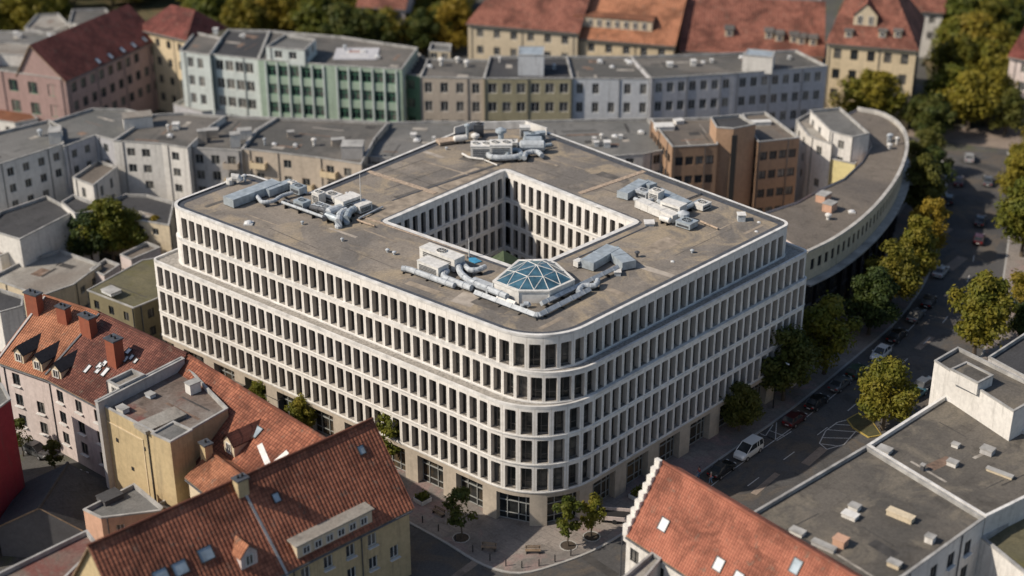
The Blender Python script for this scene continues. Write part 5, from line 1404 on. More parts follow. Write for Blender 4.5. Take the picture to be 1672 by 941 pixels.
# ------------------------------------------------------------------ people by the black car
M['skin'] = plain('skin', (.45, .27, .19), .6); M['hair_grey'] = plain('pale_hair', (.5, .46, .40), .7); M['hair_dark'] = plain('dark_hair', (.06, .04, .03), .7)
M['cloth_pink'] = plain('pink_top', (.62, .22, .20), .85); M['cloth_red'] = plain('red_top', (.42, .04, .05), .85); M['cloth_blue'] = plain('light_blue_jeans', (.16, .26, .38), .85); M['cloth_navy'] = plain('blue_jacket', (.05, .16, .30), .85)
M['shoe'] = plain('shoes', (.03, .03, .03), .6)
def person(p, ang, label, top, legs, hair, stride=.22, arm=.35):
    """one skinned figure; clothing as close shells grown the same way"""
    o = thing('person', label, 'person', (p.x, p.y, p.z), ang)
    J = {'pel': (0, 0, .93), 'wst': (0, 0, 1.08), 'chs': (0, 0, 1.32), 'nek': (0, 0, 1.48), 'hd0': (.01, 0, 1.56), 'hd1': (.02, 0, 1.70),
         'hL': (0, .10, .90), 'kL': (stride * .6, .11, .50), 'aL': (stride * .5 + .02, .11, .09), 'tL': (stride * .5 + .20, .11, .04),
         'hR': (0, -.10, .90), 'kR': (-stride * .1, -.11, .50), 'aR': (-stride * .9, -.11, .09), 'tR': (-stride * .9 + .18, -.11, .04),
         'sL': (0, .19, 1.40), 'eL': (-arm * .2, .25, 1.14), 'wL': (arm * .5, .23, .93), 'fL': (arm * .7, .22, .86),
         'sR': (0, -.19, 1.40), 'eR': (arm * .2, -.25, 1.14), 'wR': (arm * .7, -.20, .98), 'fR': (arm * .95, -.18, .94)}
    RR = {'pel': .13, 'wst': .12, 'chs': .14, 'nek': .055, 'hd0': .085, 'hd1': .085, 'hL': .085, 'kL': .058, 'aL': .04, 'tL': .04, 'hR': .085, 'kR': .058, 'aR': .04, 'tR': .04,
          'sL': .06, 'eL': .042, 'wL': .028, 'fL': .03, 'sR': .06, 'eR': .042, 'wR': .028, 'fR': .03}
    E_ = [('pel', 'wst'), ('wst', 'chs'), ('chs', 'nek'), ('nek', 'hd0'), ('hd0', 'hd1'), ('pel', 'hL'), ('hL', 'kL'), ('kL', 'aL'), ('aL', 'tL'), ('pel', 'hR'), ('hR', 'kR'), ('kR', 'aR'), ('aR', 'tR'),
          ('chs', 'sL'), ('sL', 'eL'), ('eL', 'wL'), ('wL', 'fL'), ('chs', 'sR'), ('sR', 'eR'), ('eR', 'wR'), ('wR', 'fR')]
    def grow(name, keys, mat, k=1.0, root='pel'):
        ks = list(keys); me = bpy.data.meshes.new(name); me.from_pydata([J[a] for a in ks], [(ks.index(a), ks.index(b)) for a, b in E_ if a in ks and b in ks], [])
        me.materials.append(M[mat]); ob = link(name, me, o)
        sk = ob.modifiers.new('skin', 'SKIN'); 
        if not me.skin_vertices: return ob
        for i, a in enumerate(ks): me.skin_vertices[0].data[i].radius = (RR[a] * k, RR[a] * k); me.skin_vertices[0].data[i].use_root = (a == root)
        sk.use_smooth_shade = True; su = ob.modifiers.new('sub', 'SUBSURF'); su.levels = 1; su.render_levels = 2
        return ob
    def ensure(ob): pass
    import bmesh
    def grow2(name, keys, mat, k=1.0, root='pel'):
        ks = list(keys); bm = bmesh.new(); lay = bm.verts.layers.skin.verify(); vs = []
        for a in ks:
            v = bm.verts.new(J[a]); v[lay].radius = (RR[a] * k, RR[a] * k); v[lay].use_root = (a == root); vs.append(v)
        for a, b in E_:
            if a in ks and b in ks: bm.edges.new((vs[ks.index(a)], vs[ks.index(b)]))
        me = bpy.data.meshes.new(name); bm.to_mesh(me); bm.free(); me.materials.append(M[mat]); ob = link(name, me, o)
        sk = ob.modifiers.new('skin', 'SKIN'); sk.use_smooth_shade = True; su = ob.modifiers.new('sub', 'SUBSURF'); su.levels = 1; su.render_levels = 2
        return ob
    grow2('body', J.keys(), 'skin')
    grow2('shirt', ['wst', 'chs', 'sL', 'eL', 'sR', 'eR', 'pel'], top, 1.18)
    grow2('trousers', ['pel', 'hL', 'kL', 'aL', 'hR', 'kR', 'aR'], legs, 1.2)
    h = MB()
    for i in range(6):
        for j in range(10):
            def sp(a, b): 
                t = a * math.pi / 2 / 6 * 1.25; f = b * 2 * math.pi / 10
                return (-.012 + math.sin(t) * math.cos(f) * .112, math.sin(t) * math.sin(f) * .105, 1.66 + math.cos(t) * .125)
            h.face([sp(i, j), sp(i, j + 1), sp(i + 1, j + 1), sp(i + 1, j)][::-1])
    hb = h.build('hair', [M[hair]], None, True); hb.parent = o
    nz = MB(); nz.box((.105, 0, 1.62), .03, .025, .04, 0); nb = nz.build('nose', [M['skin']], None); nb.parent = o
    for s in ('fL', 'fR'):
        q = Vector(J[s]); f = MB()
        for i in range(4): f.tube([q + Vector((.0, (i - 1.5) * .018, 0)), q + Vector((.045, (i - 1.5) * .020, -.03)), q + Vector((.05, (i - 1.5) * .018, -.07 + abs(i - 1.5) * .008))], [.010, .009, .007], 5)
        f.tube([q + Vector((.0, .035 if s == 'fR' else -.035, .02)), q + Vector((.045, .05 if s == 'fR' else -.05, -.02))], [.011, .008], 5)
        fb = f.build('fingers', [M['skin']], None); fb.parent = o
    return o
person(W(1141, 781, 0), rad(200), 'person in red top and blue trousers, left one of two by the black car', 'cloth_red', 'cloth_navy', 'hair_dark')
person(W(1160, 790, 0), rad(150), 'pale-haired person in a pink top and light blue trousers by the black car', 'cloth_pink', 'cloth_blue', 'hair_grey')
# ------------------------------------------------------------------ plaza furniture
def planter(x, y, label, l=2.6, w=1.6, rot=ER):
    p = W(x, y, 0); o = thing('planter', label, 'planter', (p.x, p.y, .13), rot); b = MB(); b.box((0, 0, 0), l, w, .55, taper=1.04); b.box((0, 0, .55), l - .15, w - .15, .04, 0, 1)
    link('box', b.mesh('box', [M['coping'], M['earth']]), o); r = random.Random(int(x)); g_ = MB()
    for i in range(260):
        q = Vector((r.uniform(-l * .45, l * .45), r.uniform(-w * .42, w * .42), .6 + r.random() * .55)); n = Vector((r.gauss(0, 1), r.gauss(0, 1), r.gauss(0, 1))).normalized(); t1 = n.orthogonal().normalized() * .16; t2 = n.cross(t1.normalized()) * .09
        g_.face([q - t1, q - t2, q + t1, q + t2])
    link('shrub', g_.mesh('shrub', [M['leaf']]), o)
def bench(x, y, label, rot):
    p = W(x, y, 0); o = thing('park_bench', label, 'bench', (p.x, p.y, .13), rot); b = MB()
    for k in range(3): b.box((0, -.16 + k * .16, .42), 1.8, .13, .05)
    link('seat', b.mesh('seat', [M['wood']]), o); b = MB()
    for k in range(2): b.box((0, .27 + k * .04, .58 + k * .18), 1.8, .04, .13)
    link('backrest', b.mesh('backrest', [M['wood']]), o)
    for x_ in (-.75, .75):
        b = MB(); b.box((x_, 0, 0), .07, .45, .42); b.box((x_, .27, .0), .07, .06, .85); link('leg', b.mesh('leg', [M['black_metal']]), o)
planter(1069, 792, 'low pale planter with green shrubs by the shaded office side, left of the stepped gable')
planter(1042, 812, 'second pale shrub planter closer to the stepped gable top', 2.2, 1.3)
planter(690, 820, 'small shrub planter beside the foreground roof tip', 1.6, 1.6)
bench(716, 842, 'wooden bench on the plaza left of the dark slim tree', EL); bench(798, 900, 'wooden bench near the kerb below the office corner', rad(-10)); bench(870, 905, 'wooden bench between the two plaza corner trees', rad(0))
for i, (x, y) in enumerate(((800, 917), (826, 926), (852, 929), (880, 926), (906, 919), (932, 909), (772, 903), (744, 886), (716, 869), (690, 855))):
    p = W(x, y, 0); o = thing('bollard', 'one in the row of thin dark bollards along the plaza kerb', 'bollard', (p.x, p.y, .13), 0, 'bollards along the plaza kerb'); b = MB(); b.tube([(0, 0, 0), (0, 0, .9), (0, 0, 1.0)], [.07, .07, .03], 8); link('post', b.mesh('post', [M['black_metal']]), o)
def lamp_post(x, y, label, rot):
    p = W(x, y, 0); o = thing('street_lamp', label, 'street lamp', (p.x, p.y, .13), rot); b = MB(); b.tube([(0, 0, 0), (0, 0, 6.5), (.3, 0, 7.3), (1.4, 0, 7.6)], [.10, .07, .05, .04], 8); link('pole', b.mesh('pole', [M['black_metal']]), o)
    b = MB(); b.box((1.6, 0, 7.52), .7, .26, .12, taper=.7); link('lamp_head', b.mesh('lamp_head', [M['galv']]), o)
lamp_post(1262, 668, 'slim dark street lamp on the shaded pavement between the dark street trees', ER - 1.57)
# ------------------------------------------------------------------ yard life at lower left
for x, y, lab, kd, lm, s in ((38, 745, 'low bush in the shaded yard below the cream tiled-house wall', 'small', 'leaf_dark', .9), (92, 772, 'second low bush in the shaded yard, nearer the ochre block', 'small', 'leaf_dark', .8),
                             (22, 560, 'dark yard tree squeezed at the left edge behind the orange roof', 'big', 'leaf_dark', .4)):
    T(x, y, lab, kind=kd, leafm=lm, s=s, group='trees in the back yards', name='yard_bush' if kd == 'small' else 'yard_tree')
car('hatch', 'grey', W(62, 742, 0), rad(-35), 'grey car parked in the shaded yard under the cream tiled-house wall')
car('sedan', 'black', W(118, 790, 0), rad(60), 'black car in the dark yard close to the ochre block wall')
# manhole covers and worn tarmac repairs on the near roads
mb = MB(); lay = 0
for x, y, l, w in ((1330, 745, 5, 1.2), (1395, 655, 4, 1.6), (1250, 790, 6, .8), (1470, 590, 7, 1.0), (1560, 430, 6, 1.8), (1590, 330, 7, 2.2), (1540, 380, 5, 1.4), (1600, 270, 8, 2.5), (760, 930, 4, 1.0), (980, 925, 5, 1.2), (1510, 560, 5, 1.0)):
    c = W(x, y, 0); lay += 1; a = ER + (.1 if lay % 2 else 1.5); u = Vector((math.cos(a), math.sin(a))) * l / 2; v = Vector((-math.sin(a), math.cos(a))) * w / 2; c = Vector((c.x, c.y))
    mb.face([(*(c - u - v), .006 + .0003 * lay), (*(c + u - v), .006 + .0003 * lay), (*(c + u + v), .006 + .0003 * lay), (*(c - u + v), .006 + .0003 * lay)], lay % 2)
tag(mb.build('road_repairs', [M['patch_dark'], M['pale_road']]), kind='structure')
# ------------------------------------------------------------------ plant on the office roof
RZ = ROOFZ
def ac_unit(x, y, l, w, h, rot, label, z=RZ, fans=2, mat='unit', group=None, cat='air conditioner', name='air_conditioning_unit'):
    p = W(x, y, z); o = thing(name, label, cat, (p.x, p.y, z), rot, group)
    c = MB(); c.box((0, 0, .18), l, w, h - .18); c.box((0, 0, h), l + .08, w + .08, .07); 
    for k in range(1, 3): c.box((-l / 2 + l * k / 3, 0, .19), .04, w + .03, h - .2)
    q = link('casing', c.mesh('casing', [M[mat]]), o)
    f = MB()
    for sx in (-1, 1):
        for sy in (-1, 1): f.box((sx * (l / 2 - .15), sy * (w / 2 - .12), 0), .14, .14, .2)
    link('feet', f.mesh('feet', [M['black_metal']]), o)
    for i in range(fans):
        g = MB(); cx_ = (i + .5) / fans * l - l / 2; r_ = min(w, l / fans) * .36; g.tube([(cx_, 0, h + .07), (cx_, 0, h + .19)], r_, 14, 0, False)
        g.face([(cx_ + r_ * math.cos(t * 6.283 / 14), r_ * math.sin(t * 6.283 / 14), h + .10) for t in range(14)], 1)
        for t in range(4): g.box((cx_, 0, h + .12), r_ * 1.9, .05, .02, t * .785, 0)
        link('fan', g.mesh('fan', [M[mat], M['dark']]), o)
    lv = MB()
    for k in range(5): lv.box((0, -w / 2 - .025, .35 + k * (h - .6) / 5), l * .8, .04, (h - .6) / 9)
    link('louvre', lv.mesh('louvre', [M['lead']]), o)
    return o
def duct(pts, r, label, z=RZ, mat='galv', square=False, name='duct', lift=.35, up=0.0, cat='duct', cowl=False):
    P = [W(x, y, z) for x, y in pts]; c = P[0]; o = thing(name, label, cat, (c.x, c.y, z))
    zz = lift + r; Q = [Vector((p.x - c.x, p.y - c.y, zz)) for p in P]
    # round the bends
    R_ = [Q[0]]
    for i in range(1, len(Q) - 1):
        a = (Q[i - 1] - Q[i]); b = (Q[i + 1] - Q[i]); k = min(r * 1.6, a.length * .45, b.length * .45)
        if square: R_ += [Q[i]]
        else: R_ += [Q[i] + a.normalized() * k, Q[i] + (a.normalized() + b.normalized()) * k * .3, Q[i] + b.normalized() * k]
    R_.append(Q[-1])
    if up: R_ = [Vector((R_[0].x, R_[0].y, .05))] + [Vector((R_[0].x, R_[0].y, zz - r))] + R_
    m_ = MB(); m_.tube(R_, r, 4 if square else 10)
    link('pipe', m_.mesh('pipe', [M[mat]], smooth=False), o)
    fl_ = MB()
    for a, b in zip(Q, Q[1:]):
        n = max(1, int((b - a).length / 1.9)); d = (b - a).normalized()
        for i in range(n):
            q = a.lerp(b, (i + .5) / n); fl_ = MB(); fl_.tube([q - d * .05, q + d * .05], r * 1.13, 4 if square else 10); link('flange', fl_.mesh('flange', [M[mat]]), o)
    sp_ = MB()
    for a, b in zip(Q, Q[1:]):
        n = max(1, int((b - a).length / 2.4)); ang = math.atan2((b - a).y, (b - a).x)
        for i in range(n):
            q = a.lerp(b, (i + .3) / n); sp_ = MB(); sp_.box((q.x, q.y, 0), .12, r * 2 + .2, lift + .02, ang); link('support', sp_.mesh('support', [M['black_metal']]), o)
    return o
def housing(pts, w, h, label, z=RZ, mat='blue_metal', name='duct_housing'):
    """long folded-sheet housing following a line"""
    P = [W(x, y, z) for x, y in pts]; c = P[0]; o = thing(name, label, 'duct', (c.x, c.y, z)); m_ = MB(); s_ = MB(); jn = .012
    for i, (a, b) in enumerate(zip(P, P[1:])):
        d = (b - a); L = d.length; ang = math.atan2(d.y, d.x); ext = w * .5 if i else 0
        mid = (a + b) / 2 - c - d.normalized() * ext * 0
        m_.box((mid.x, mid.y, .15 + jn * i), L + (w if len(P) > 2 else 0), w, h - .15 - jn * 2 * i, ang, taper=.985)
        n = max(2, int(L / 2.2))
        for k in range(n + 1):
            q = a.lerp(b, k / n) - c; s_ = MB(); s_.box((q.x, q.y, .14), .07, w + .07, h - .10, ang); link('seam_band', s_.mesh('seam_band', [M[mat]]), o)
    link('casing', m_.mesh('casing', [M[mat]]), o)
    b_ = MB(); q = P[0] - c
    for i, (a, b) in enumerate(zip(P, P[1:])):
        d = b - a; ang = math.atan2(d.y, d.x)
        for k in (.12, .5, .88): q = a.lerp(b, k) - c; b_ = MB(); b_.box((q.x, q.y, 0), .2, w * .9, .2, ang); link('bearer', b_.mesh('bearer', [M['black_metal']]), o)
    return o
def vent(x, y, label, z=RZ, r=.28, h=.7, mat='galv', kind='cowl', name='roof_vent', rot=0.0):
    p = W(x, y, z); o = thing(name, label, 'roof vent', (p.x, p.y, z), rot); m_ = MB()
    if kind == 'cowl':
        m_.tube([(0, 0, 0), (0, 0, h)], r * .6, 10); link('pipe', m_.mesh('pipe', [M[mat]]), o)
        c = MB(); c.tube([(0, 0, h), (0, 0, h + r * .5), (0, 0, h + r * 1.0)], [r * 1.15, r * 1.1, r * .15], 12); link('cap', c.mesh('cap', [M[mat]]), o)
    elif kind == 'box':
        m_.box((0, 0, 0), r * 2, r * 2.2, h); link('casing', m_.mesh('casing', [M[mat]]), o)
        c = MB(); c.box((0, 0, h), r * 2.35, r * 2.55, .1); link('lid', c.mesh('lid', [M['coping']]), o)
    elif kind == 'dome':
        m_.box((0, 0, 0), r * 2.2, r * 2.2, h * .4); link('kerb', m_.mesh('kerb', [M['coping']]), o)
        c = MB(); n = 10
        for i in range(4):
            for j in range(n):
                def s(a, b): t = a / 4 * math.pi / 2; f = b / n * 6.283; return (math.sin(t) * math.cos(f) * r, math.sin(t) * math.sin(f) * r, h * .4 + math.cos(t) * r * .55)
                c.face([s(i, j), s(i + 1, j), s(i + 1, j + 1), s(i, j + 1)])
        link('dome', c.mesh('dome', [M['lamp']], smooth=True), o)
    elif kind == 'elbow':
        pts = [(0, 0, 0), (0, 0, h * .7), (r * .5, 0, h), (r * 1.6, 0, h * .9), (r * 2.0, 0, h * .5)]
        m_.tube(pts, r * .8, 10); link('pipe', m_.mesh('pipe', [M[mat]]), o)
        c = MB(); c.tube([(0, 0, 0), (0, 0, .12)], r * 1.2, 10); link('collar', c.mesh('collar', [M['lead']]), o)
    return o
def tank(x, y, l, r, rot, label, z=RZ, mat='galv'):
    p = W(x, y, z); o = thing('silencer_drum', label, 'duct silencer', (p.x, p.y, z), rot); m_ = MB()
    m_.tube([(-l / 2 - r * .3, 0, r + .3), (-l / 2, 0, r + .3), (l / 2, 0, r + .3), (l / 2 + r * .3, 0, r + .3)], [r * .55, r, r, r * .55], 12)
    link('drum', m_.mesh('drum', [M[mat]]), o); s = MB()
    for x_ in (-l * .3, l * .3): s.box((x_, 0, 0), .15, r * 1.6, r * .6 + .3)
    link('cradle', s.mesh('cradle', [M['black_metal']]), o); return o
def mast(x, y, h, label, z=RZ):
    p = W(x, y, z); o = thing('antenna_mast', label, 'antenna', (p.x, p.y, z)); m_ = MB(); m_.tube([(0, 0, 0), (0, 0, h)], [.09, .05], 6); link('pole', m_.mesh('pole', [M['coping']]), o)
    b = MB(); b.box((0, 0, 0), .5, .5, .12); link('foot', b.mesh('foot', [M['lead']]), o); return o
g1 = 'plant on the left roof wing'; 
# left wing
housing([(374, 338), (452, 309)], 2.1, 1.3, 'long blue-grey sheet housing, front one on the left roof wing')
housing([(436, 322), (476, 307)], 1.2, 1.2, 'shorter sheet housing right behind the end of the long blue-grey one')
ac_unit(488, 316, 1.9, 1.5, 1.1, EL, 'squat grey unit touching the stepped parapet corner at the left wing', fans=1, mat='blue_metal')
ac_unit(478, 310, 1.0, .9, 1.2, EL, 'small upright cream unit between short housing and stepped parapet corner', fans=1)
duct([(420, 327), (428, 338), (447, 336), (462, 326), (478, 322)], .28, 'looping pale pipe at the right end of the long blue-grey housing')
duct([(461, 338), (528, 362)], .20, 'long straight pale pipe on low rack along the left plant group', lift=.5)
duct([(466, 331), (520, 350)], .12, 'thin dark pipe beside the long straight pale pipe', mat='lead', lift=.3)
ac_unit(494, 341, 1.9, 1.5, 1.2, EL, 'blue-grey cube unit in the middle of the left plant group', fans=1, mat='blue_metal')
ac_unit(521, 332, 1.4, 1.3, 1.6, EL, 'tall pale unit topping the left plant group', fans=1)
ac_unit(543, 327, 2.3, 1.7, .9, EL, 'low unit with an open oval top at the back of the left plant group', fans=1)
duct([(508, 346), (534, 352), (530, 366)], .35, 'stubby dark duct bend under the tall pale unit', mat='lead')
ac_unit(526, 346, 2.6, 1.5, .9, EL, 'flat grey plant deck below the tall pale unit', fans=2, mat='galv')
ac_unit(569, 343, 3.2, 1.9, 1.9, ER, 'largest cream box unit of the left plant group', fans=0)
ac_unit(591, 345, 2.2, 1.8, 1.2, ER, 'cream box unit at the foot of the white mast', fans=0)
mast(590, 343, 5.2, 'thin white mast rising from the left plant group')
tank(549, 353, 2.6, .62, ER, 'fat grey silencer drum in front of the largest cream box')
tank(543, 364, 2.2, .48, EL, 'small silencer drum lowest left in the left plant group', mat='blue_metal')
duct([(553, 372), (556, 359), (566, 354)], .52, 'fat curved grey duct at the front of the left plant group', up=1)
duct([(566, 366), (571, 354), (580, 350)], .48, 'second fat curved duct right beside the front one', up=1, mat='blue_metal')
duct([(586, 360), (602, 352), (625, 341)], .13, 'thin pipe running right from the left plant group', lift=.15)
duct([(583, 362), (612, 372)], .14, 'thin rusty pipe near the courtyard corner', mat='joint', lift=.1)
vent(376, 301, 'white capped vent near the back edge of the left roof wing', r=.7, h=1.1, kind='elbow', mat='unit')
vent(400, 297, 'small dark vent right of the white capped one on the left wing', r=.3, h=.9)
vent(406, 366, 'lone white domed rooflight on the left roof', r=.55, h=.5, kind='dome', name='rooflight')
vent(494, 367, 'tiny cowl vent left of centre on the front roof strip', r=.22, h=.35)
vent(559, 394, 'tiny pale cowl vent mid front roof strip', r=.22, h=.3)
vent(633, 412, 'first of two tiny cowl vents left of the pale rooftop cabins', r=.25, h=.3)
vent(644, 416, 'second of two tiny cowl vents left of the pale rooftop cabins', r=.25, h=.3)
for x, y, lab in ((566, 316, 'left'), (572, 315, 'right')): vent(x, y, lab + ' one of two white dots of vents above the left plant group', r=.2, h=.25, kind='dome')
# rear cluster
ac_unit(786, 256, 3.1, 2.4, 2.0, 0, 'pale box unit with slotted lid, left in the rear plant cluster', fans=2)
ac_unit(818, 256, 3.3, 2.5, 2.2, 0, 'big pale box unit with slotted lid, centre of the rear plant cluster', fans=2)
tank(869, 250, 3.4, .85, 0, 'rounded grey drum unit at the right of the rear plant cluster')
tank(870, 240, 2.6, .7, 0, 'blue-grey drum behind the rounded grey one', mat='blue_metal')
duct([(799, 258), (797, 264), (812, 266), (840, 265), (852, 262)], .42, 'fat grey duct looping in front of the rear units')
duct([(827, 266), (830, 256), (843, 252), (852, 258), (848, 265)], .40, 'curled blue-grey duct right of the centre rear unit', mat='blue_metal')
duct([(856, 266), (858, 257), (878, 255), (885, 262)], .38, 'arched pale duct at the right front of the rear cluster')
duct([(806, 243), (825, 240), (848, 243), (866, 238)], .30, 'pale duct running behind the rear units')
duct([(862, 247), (880, 246), (900, 242)], .26, 'short duct pointing right from the rear cluster', mat='blue_metal')
vent(818, 240, 'pointed grey cone vent standing tallest in the rear cluster', r=.75, h=2.4, mat='blue_metal')
ac_unit(834, 243, 2.0, 1.6, 1.2, 0, 'low square unit with a hole in its lid behind the centre rear unit', fans=1)
ac_unit(806, 243, 1.8, 1.4, 1.1, .5, 'low grey unit left of the pointed cone vent', fans=1, mat='galv')
vent(763, 228, 'tall grey pipe vent at the left of the rear cluster', r=.4, h=2.2, mat='blue_metal')
tank(752, 234, 1.9, .5, .3, 'pale drum lying beside the tall grey pipe vent', mat='unit')
ac_unit(782, 222, 1.5, 1.4, 1.9, 0, 'dark open box unit close to the white screen wall', fans=1, mat='lead')
vent(776, 230, 'round pale vent in front of the dark open box unit', r=.6, h=.7, mat='unit')
ac_unit(857, 224, 1.6, 1.3, 1.7, 0, 'pale box right against the white screen wall', fans=0)
ac_unit(868, 233, 2.2, 1.3, 1.5, .2, 'blue-grey rack unit at the right end by the screen wall', fans=1, mat='blue_metal')
ac_unit(884, 230, 1.2, 1.0, 1.4, .1, 'small blue-grey cabinet rightmost in the rear cluster', fans=0, mat='blue_metal')
ac_unit(731, 234, 3.2, 1.8, .55, .4, 'flat tan hatch cover lying left of the rear cluster', fans=0, mat='joint')
duct([(755, 254), (766, 260), (790, 263)], .16, 'thin pale pipe running into the rear cluster from the left', mat='unit', lift=.1)
duct([(788, 262), (812, 272)], .10, 'thin pipe from the rear cluster to the courtyard corner', mat='unit', lift=.1)
vent(729, 245, 'tiny pale vent on the open roof left of the rear cluster', r=.2, h=.3)
# right cluster
housing([(1016, 326), (1050, 306)], 1.7, 1.1, 'pale blue-grey flat housing at the left of the right plant cluster')
housing([(1052, 306), (1066, 312)], 1.4, 1.0, 'short flat housing at the far tip of the right plant cluster')
housing([(1074, 320), (1122, 342)], 1.6, 1.0, 'long flat housing along the back of the right plant cluster')
housing([(1043, 338), (1104, 364)], 1.5, 1.2, 'long white box housing along the front of the right plant cluster', mat='unit')
ac_unit(1050, 322, 2.0, 1.4, 1.0, EL, 'small grey unit inside the angle of the flat housings', fans=1, mat='galv')
ac_unit(1071, 331, 1.6, 1.5, 1.8, EL, 'tall white unit in the middle of the right plant cluster', fans=1)
ac_unit(1099, 350, 3.2, 1.7, 1.7, EL, 'big cream box unit at the centre of the right plant cluster', fans=0)
duct([(1108, 356), (1118, 348), (1142, 336)], .33, 'dark steel duct leading away right from the cream box unit', mat='blue_metal')
ac_unit(1146, 341, 1.9, 1.7, .9, ER, 'white low unit at the right tip of the right plant cluster', fans=1)
vent(1115, 362, 'round silver fan housing near the front of the right plant cluster', r=.75, h=.9)
ac_unit(1121, 371, 2.3, 1.9, .9, EL, 'nearest low grey unit of the right plant cluster', fans=1, mat='blue_metal')
duct([(1036, 332), (1050, 338), (1070, 332), (1084, 342)], .30, 'curving silver duct between the two rows of the right cluster')
tank(1086, 366, 1.5, .42, EL, 'short white drum at the front edge of the right plant cluster', mat='unit')
duct([(1144, 364), (1172, 376)], .14, 'bent tan pipe on the open roof right of the right cluster', mat='joint', lift=.08)
vent(1210, 360, 'lone grey double-capped vent near the right roof corner', r=.5, h=.9, kind='box')
vent(1239, 364, 'tiny pale vent next to the right roof corner', r=.2, h=.25, kind='dome'); vent(1235, 379, 'tiny white dot vent below the right roof corner one', r=.2, h=.25, kind='dome')
vent(1130, 413, 'tiny pale vent on the empty right front roof', r=.24, h=.3); vent(1098, 428, 'tiny white vent near the right front parapet', r=.2, h=.25, kind='dome')
vent(1060, 367, 'square grey hatch at the courtyard right corner', r=.6, h=.35, kind='box')
duct([(1110, 332), (1146, 318)], .10, 'thin dark pipe crossing to the back right parapet', mat='lead', lift=.08)
# front cluster around the glass roof
ac_unit(722, 432, 6.0, 1.9, 1.8, EL, 'long white cabin unit beside the blue tarpaulin, left of the glass roof', fans=1, name='air_handling_cabin')
ac_unit(707, 446, 3.6, 1.9, 1.5, EL, 'shorter ribbed cream cabin unit in front of the long white one', fans=0, name='air_handling_cabin')
duct([(656, 445), (668, 446), (742, 473)], .38, 'long low grey duct nearest the left front parapet', mat='galv', lift=.15)
duct([(748, 440), (752, 456), (766, 468), (828, 494)], .42, 'fat silver duct snaking from the long cabin past the glass roof', up=0)
duct([(730, 450), (722, 460), (770, 478)], .42, 'curved silver duct leaving the cream cabin', lift=.2)
duct([(757, 440), (766, 450), (780, 450), (792, 444)], .35, 'short bent silver duct between long cabin and glass roof')
duct([(776, 484), (874, 521), (880, 521), (962, 479)], .40, 'long grey duct elbow running round the front of the glass roof', square=True, lift=.1)
duct([(812, 489), (842, 500)], .3, 'square pale duct under the front of the glass roof', square=True, lift=.05, mat='unit')
duct([(884, 504), (1008, 444)], .36, 'straight pale duct running right from the glass roof front', square=True, mat='galv', lift=.3)
duct([(944, 485), (950, 474), (972, 476), (976, 466)], .34, 'silver U-bend duct at the right end of the long grey elbow')
ac_unit(786, 474, 3.4, 1.6, .9, EL, 'flat silver box where the snaking duct meets the front duct', fans=0, mat='galv')
vent(853, 503, 'round silver elbow pipe in front of the glass roof', r=.4, h=.6, kind='elbow')
vent(1008, 449, 'small silver box vent at the end of the straight pale duct', r=.4, h=.5, kind='box')
housing([(958, 441), (1000, 416)], 2.0, 1.2, 'blue-grey sheet housing, left arm of the bent pair right of the glass roof')
housing([(998, 418), (1027, 441)], 1.9, 1.15, 'blue-grey sheet housing, right arm of the bent pair right of the glass roof')
ac_unit(944, 436, 1.0, .8, .9, ER, 'small white box at the left tip of the bent sheet housing', fans=0)
vent(1040, 420, 'small dark vent right of the bent sheet housing', r=.3, h=.6, mat='lead')
# tarpaulin on the roof
p = W(776, 425, RZ); mb = MB(); tp = [W(x, y, RZ) for x, y in ((765, 422), (776, 422), (787, 428), (776, 431), (766, 427))]
mb.face([(q.x, q.y, RZ + .12) for q in tp][::-1]); 
for i in range(5):
    a, b = tp[i], tp[(i + 1) % 5]; mb.face([(a.x, a.y, RZ + .01), (b.x, b.y, RZ + .01), (b.x, b.y, RZ + .12), (a.x, a.y, RZ + .12)])
tag(mb.build('tarpaulin', [M['tarp']]), 'small bright blue tarpaulin on the roof beside the long white cabin', 'tarpaulin')
mast(766, 421, 2.6, 'short thin pole standing by the blue tarpaulin')
# glass roof light
rim = [(806, 459), (847, 425), (893, 424), (908, 430), (937, 457), (897, 475), (847, 475)]
RIMZ = RZ + 1.65
rp = [W(x, y, RIMZ) for x, y in rim]; cen = sum(rp, Vector((0, 0, 0))) / len(rp)
if not ccw([(p.x, p.y) for p in rp]): rp = rp[::-1]
gl = thing('glass_roof', 'faceted blue glass roof light with white frames on a white polygon base', 'roof light', (cen.x, cen.y, RZ))
b = MB(); bp = [((p.x - cen.x) * 1.0, (p.y - cen.y) * 1.0) for p in rp]; b.prism(bp, 0, 1.65); link('base', b.mesh('base', [M['coping']]), gl)
b = MB(); i0 = inset(bp, -.12); i1 = inset(bp, .25); ring(b, i0, i1, 1.70, 1.70); ring(b, i0, i0, 1.50, 1.70); ring(b, bp, i0, 1.50, 1.50); link('rim', b.mesh('rim', [M['unit']]), gl)
b = MB(); n = len(bp)
for i in range(n): q = Vector(bp[i]); b.box((q.x * 1.005, q.y * 1.005, 0), .12, .12, 1.5, math.atan2(q.y, q.x))
link('base_post', b.mesh('base_post', [M['unit']]), gl)
ap = Vector((.0, .0, 1.7 + 1.25)); mid = [Vector((x * .52, y * .52, 1.7 + .8)) for x, y in inset(bp, .1)]; low = [Vector((x, y, 1.66)) for x, y in inset(bp, .15)]
gm = MB(); fm = MB()
def bar(a, b, r=.055): fm.tube([a, b], r, 5)
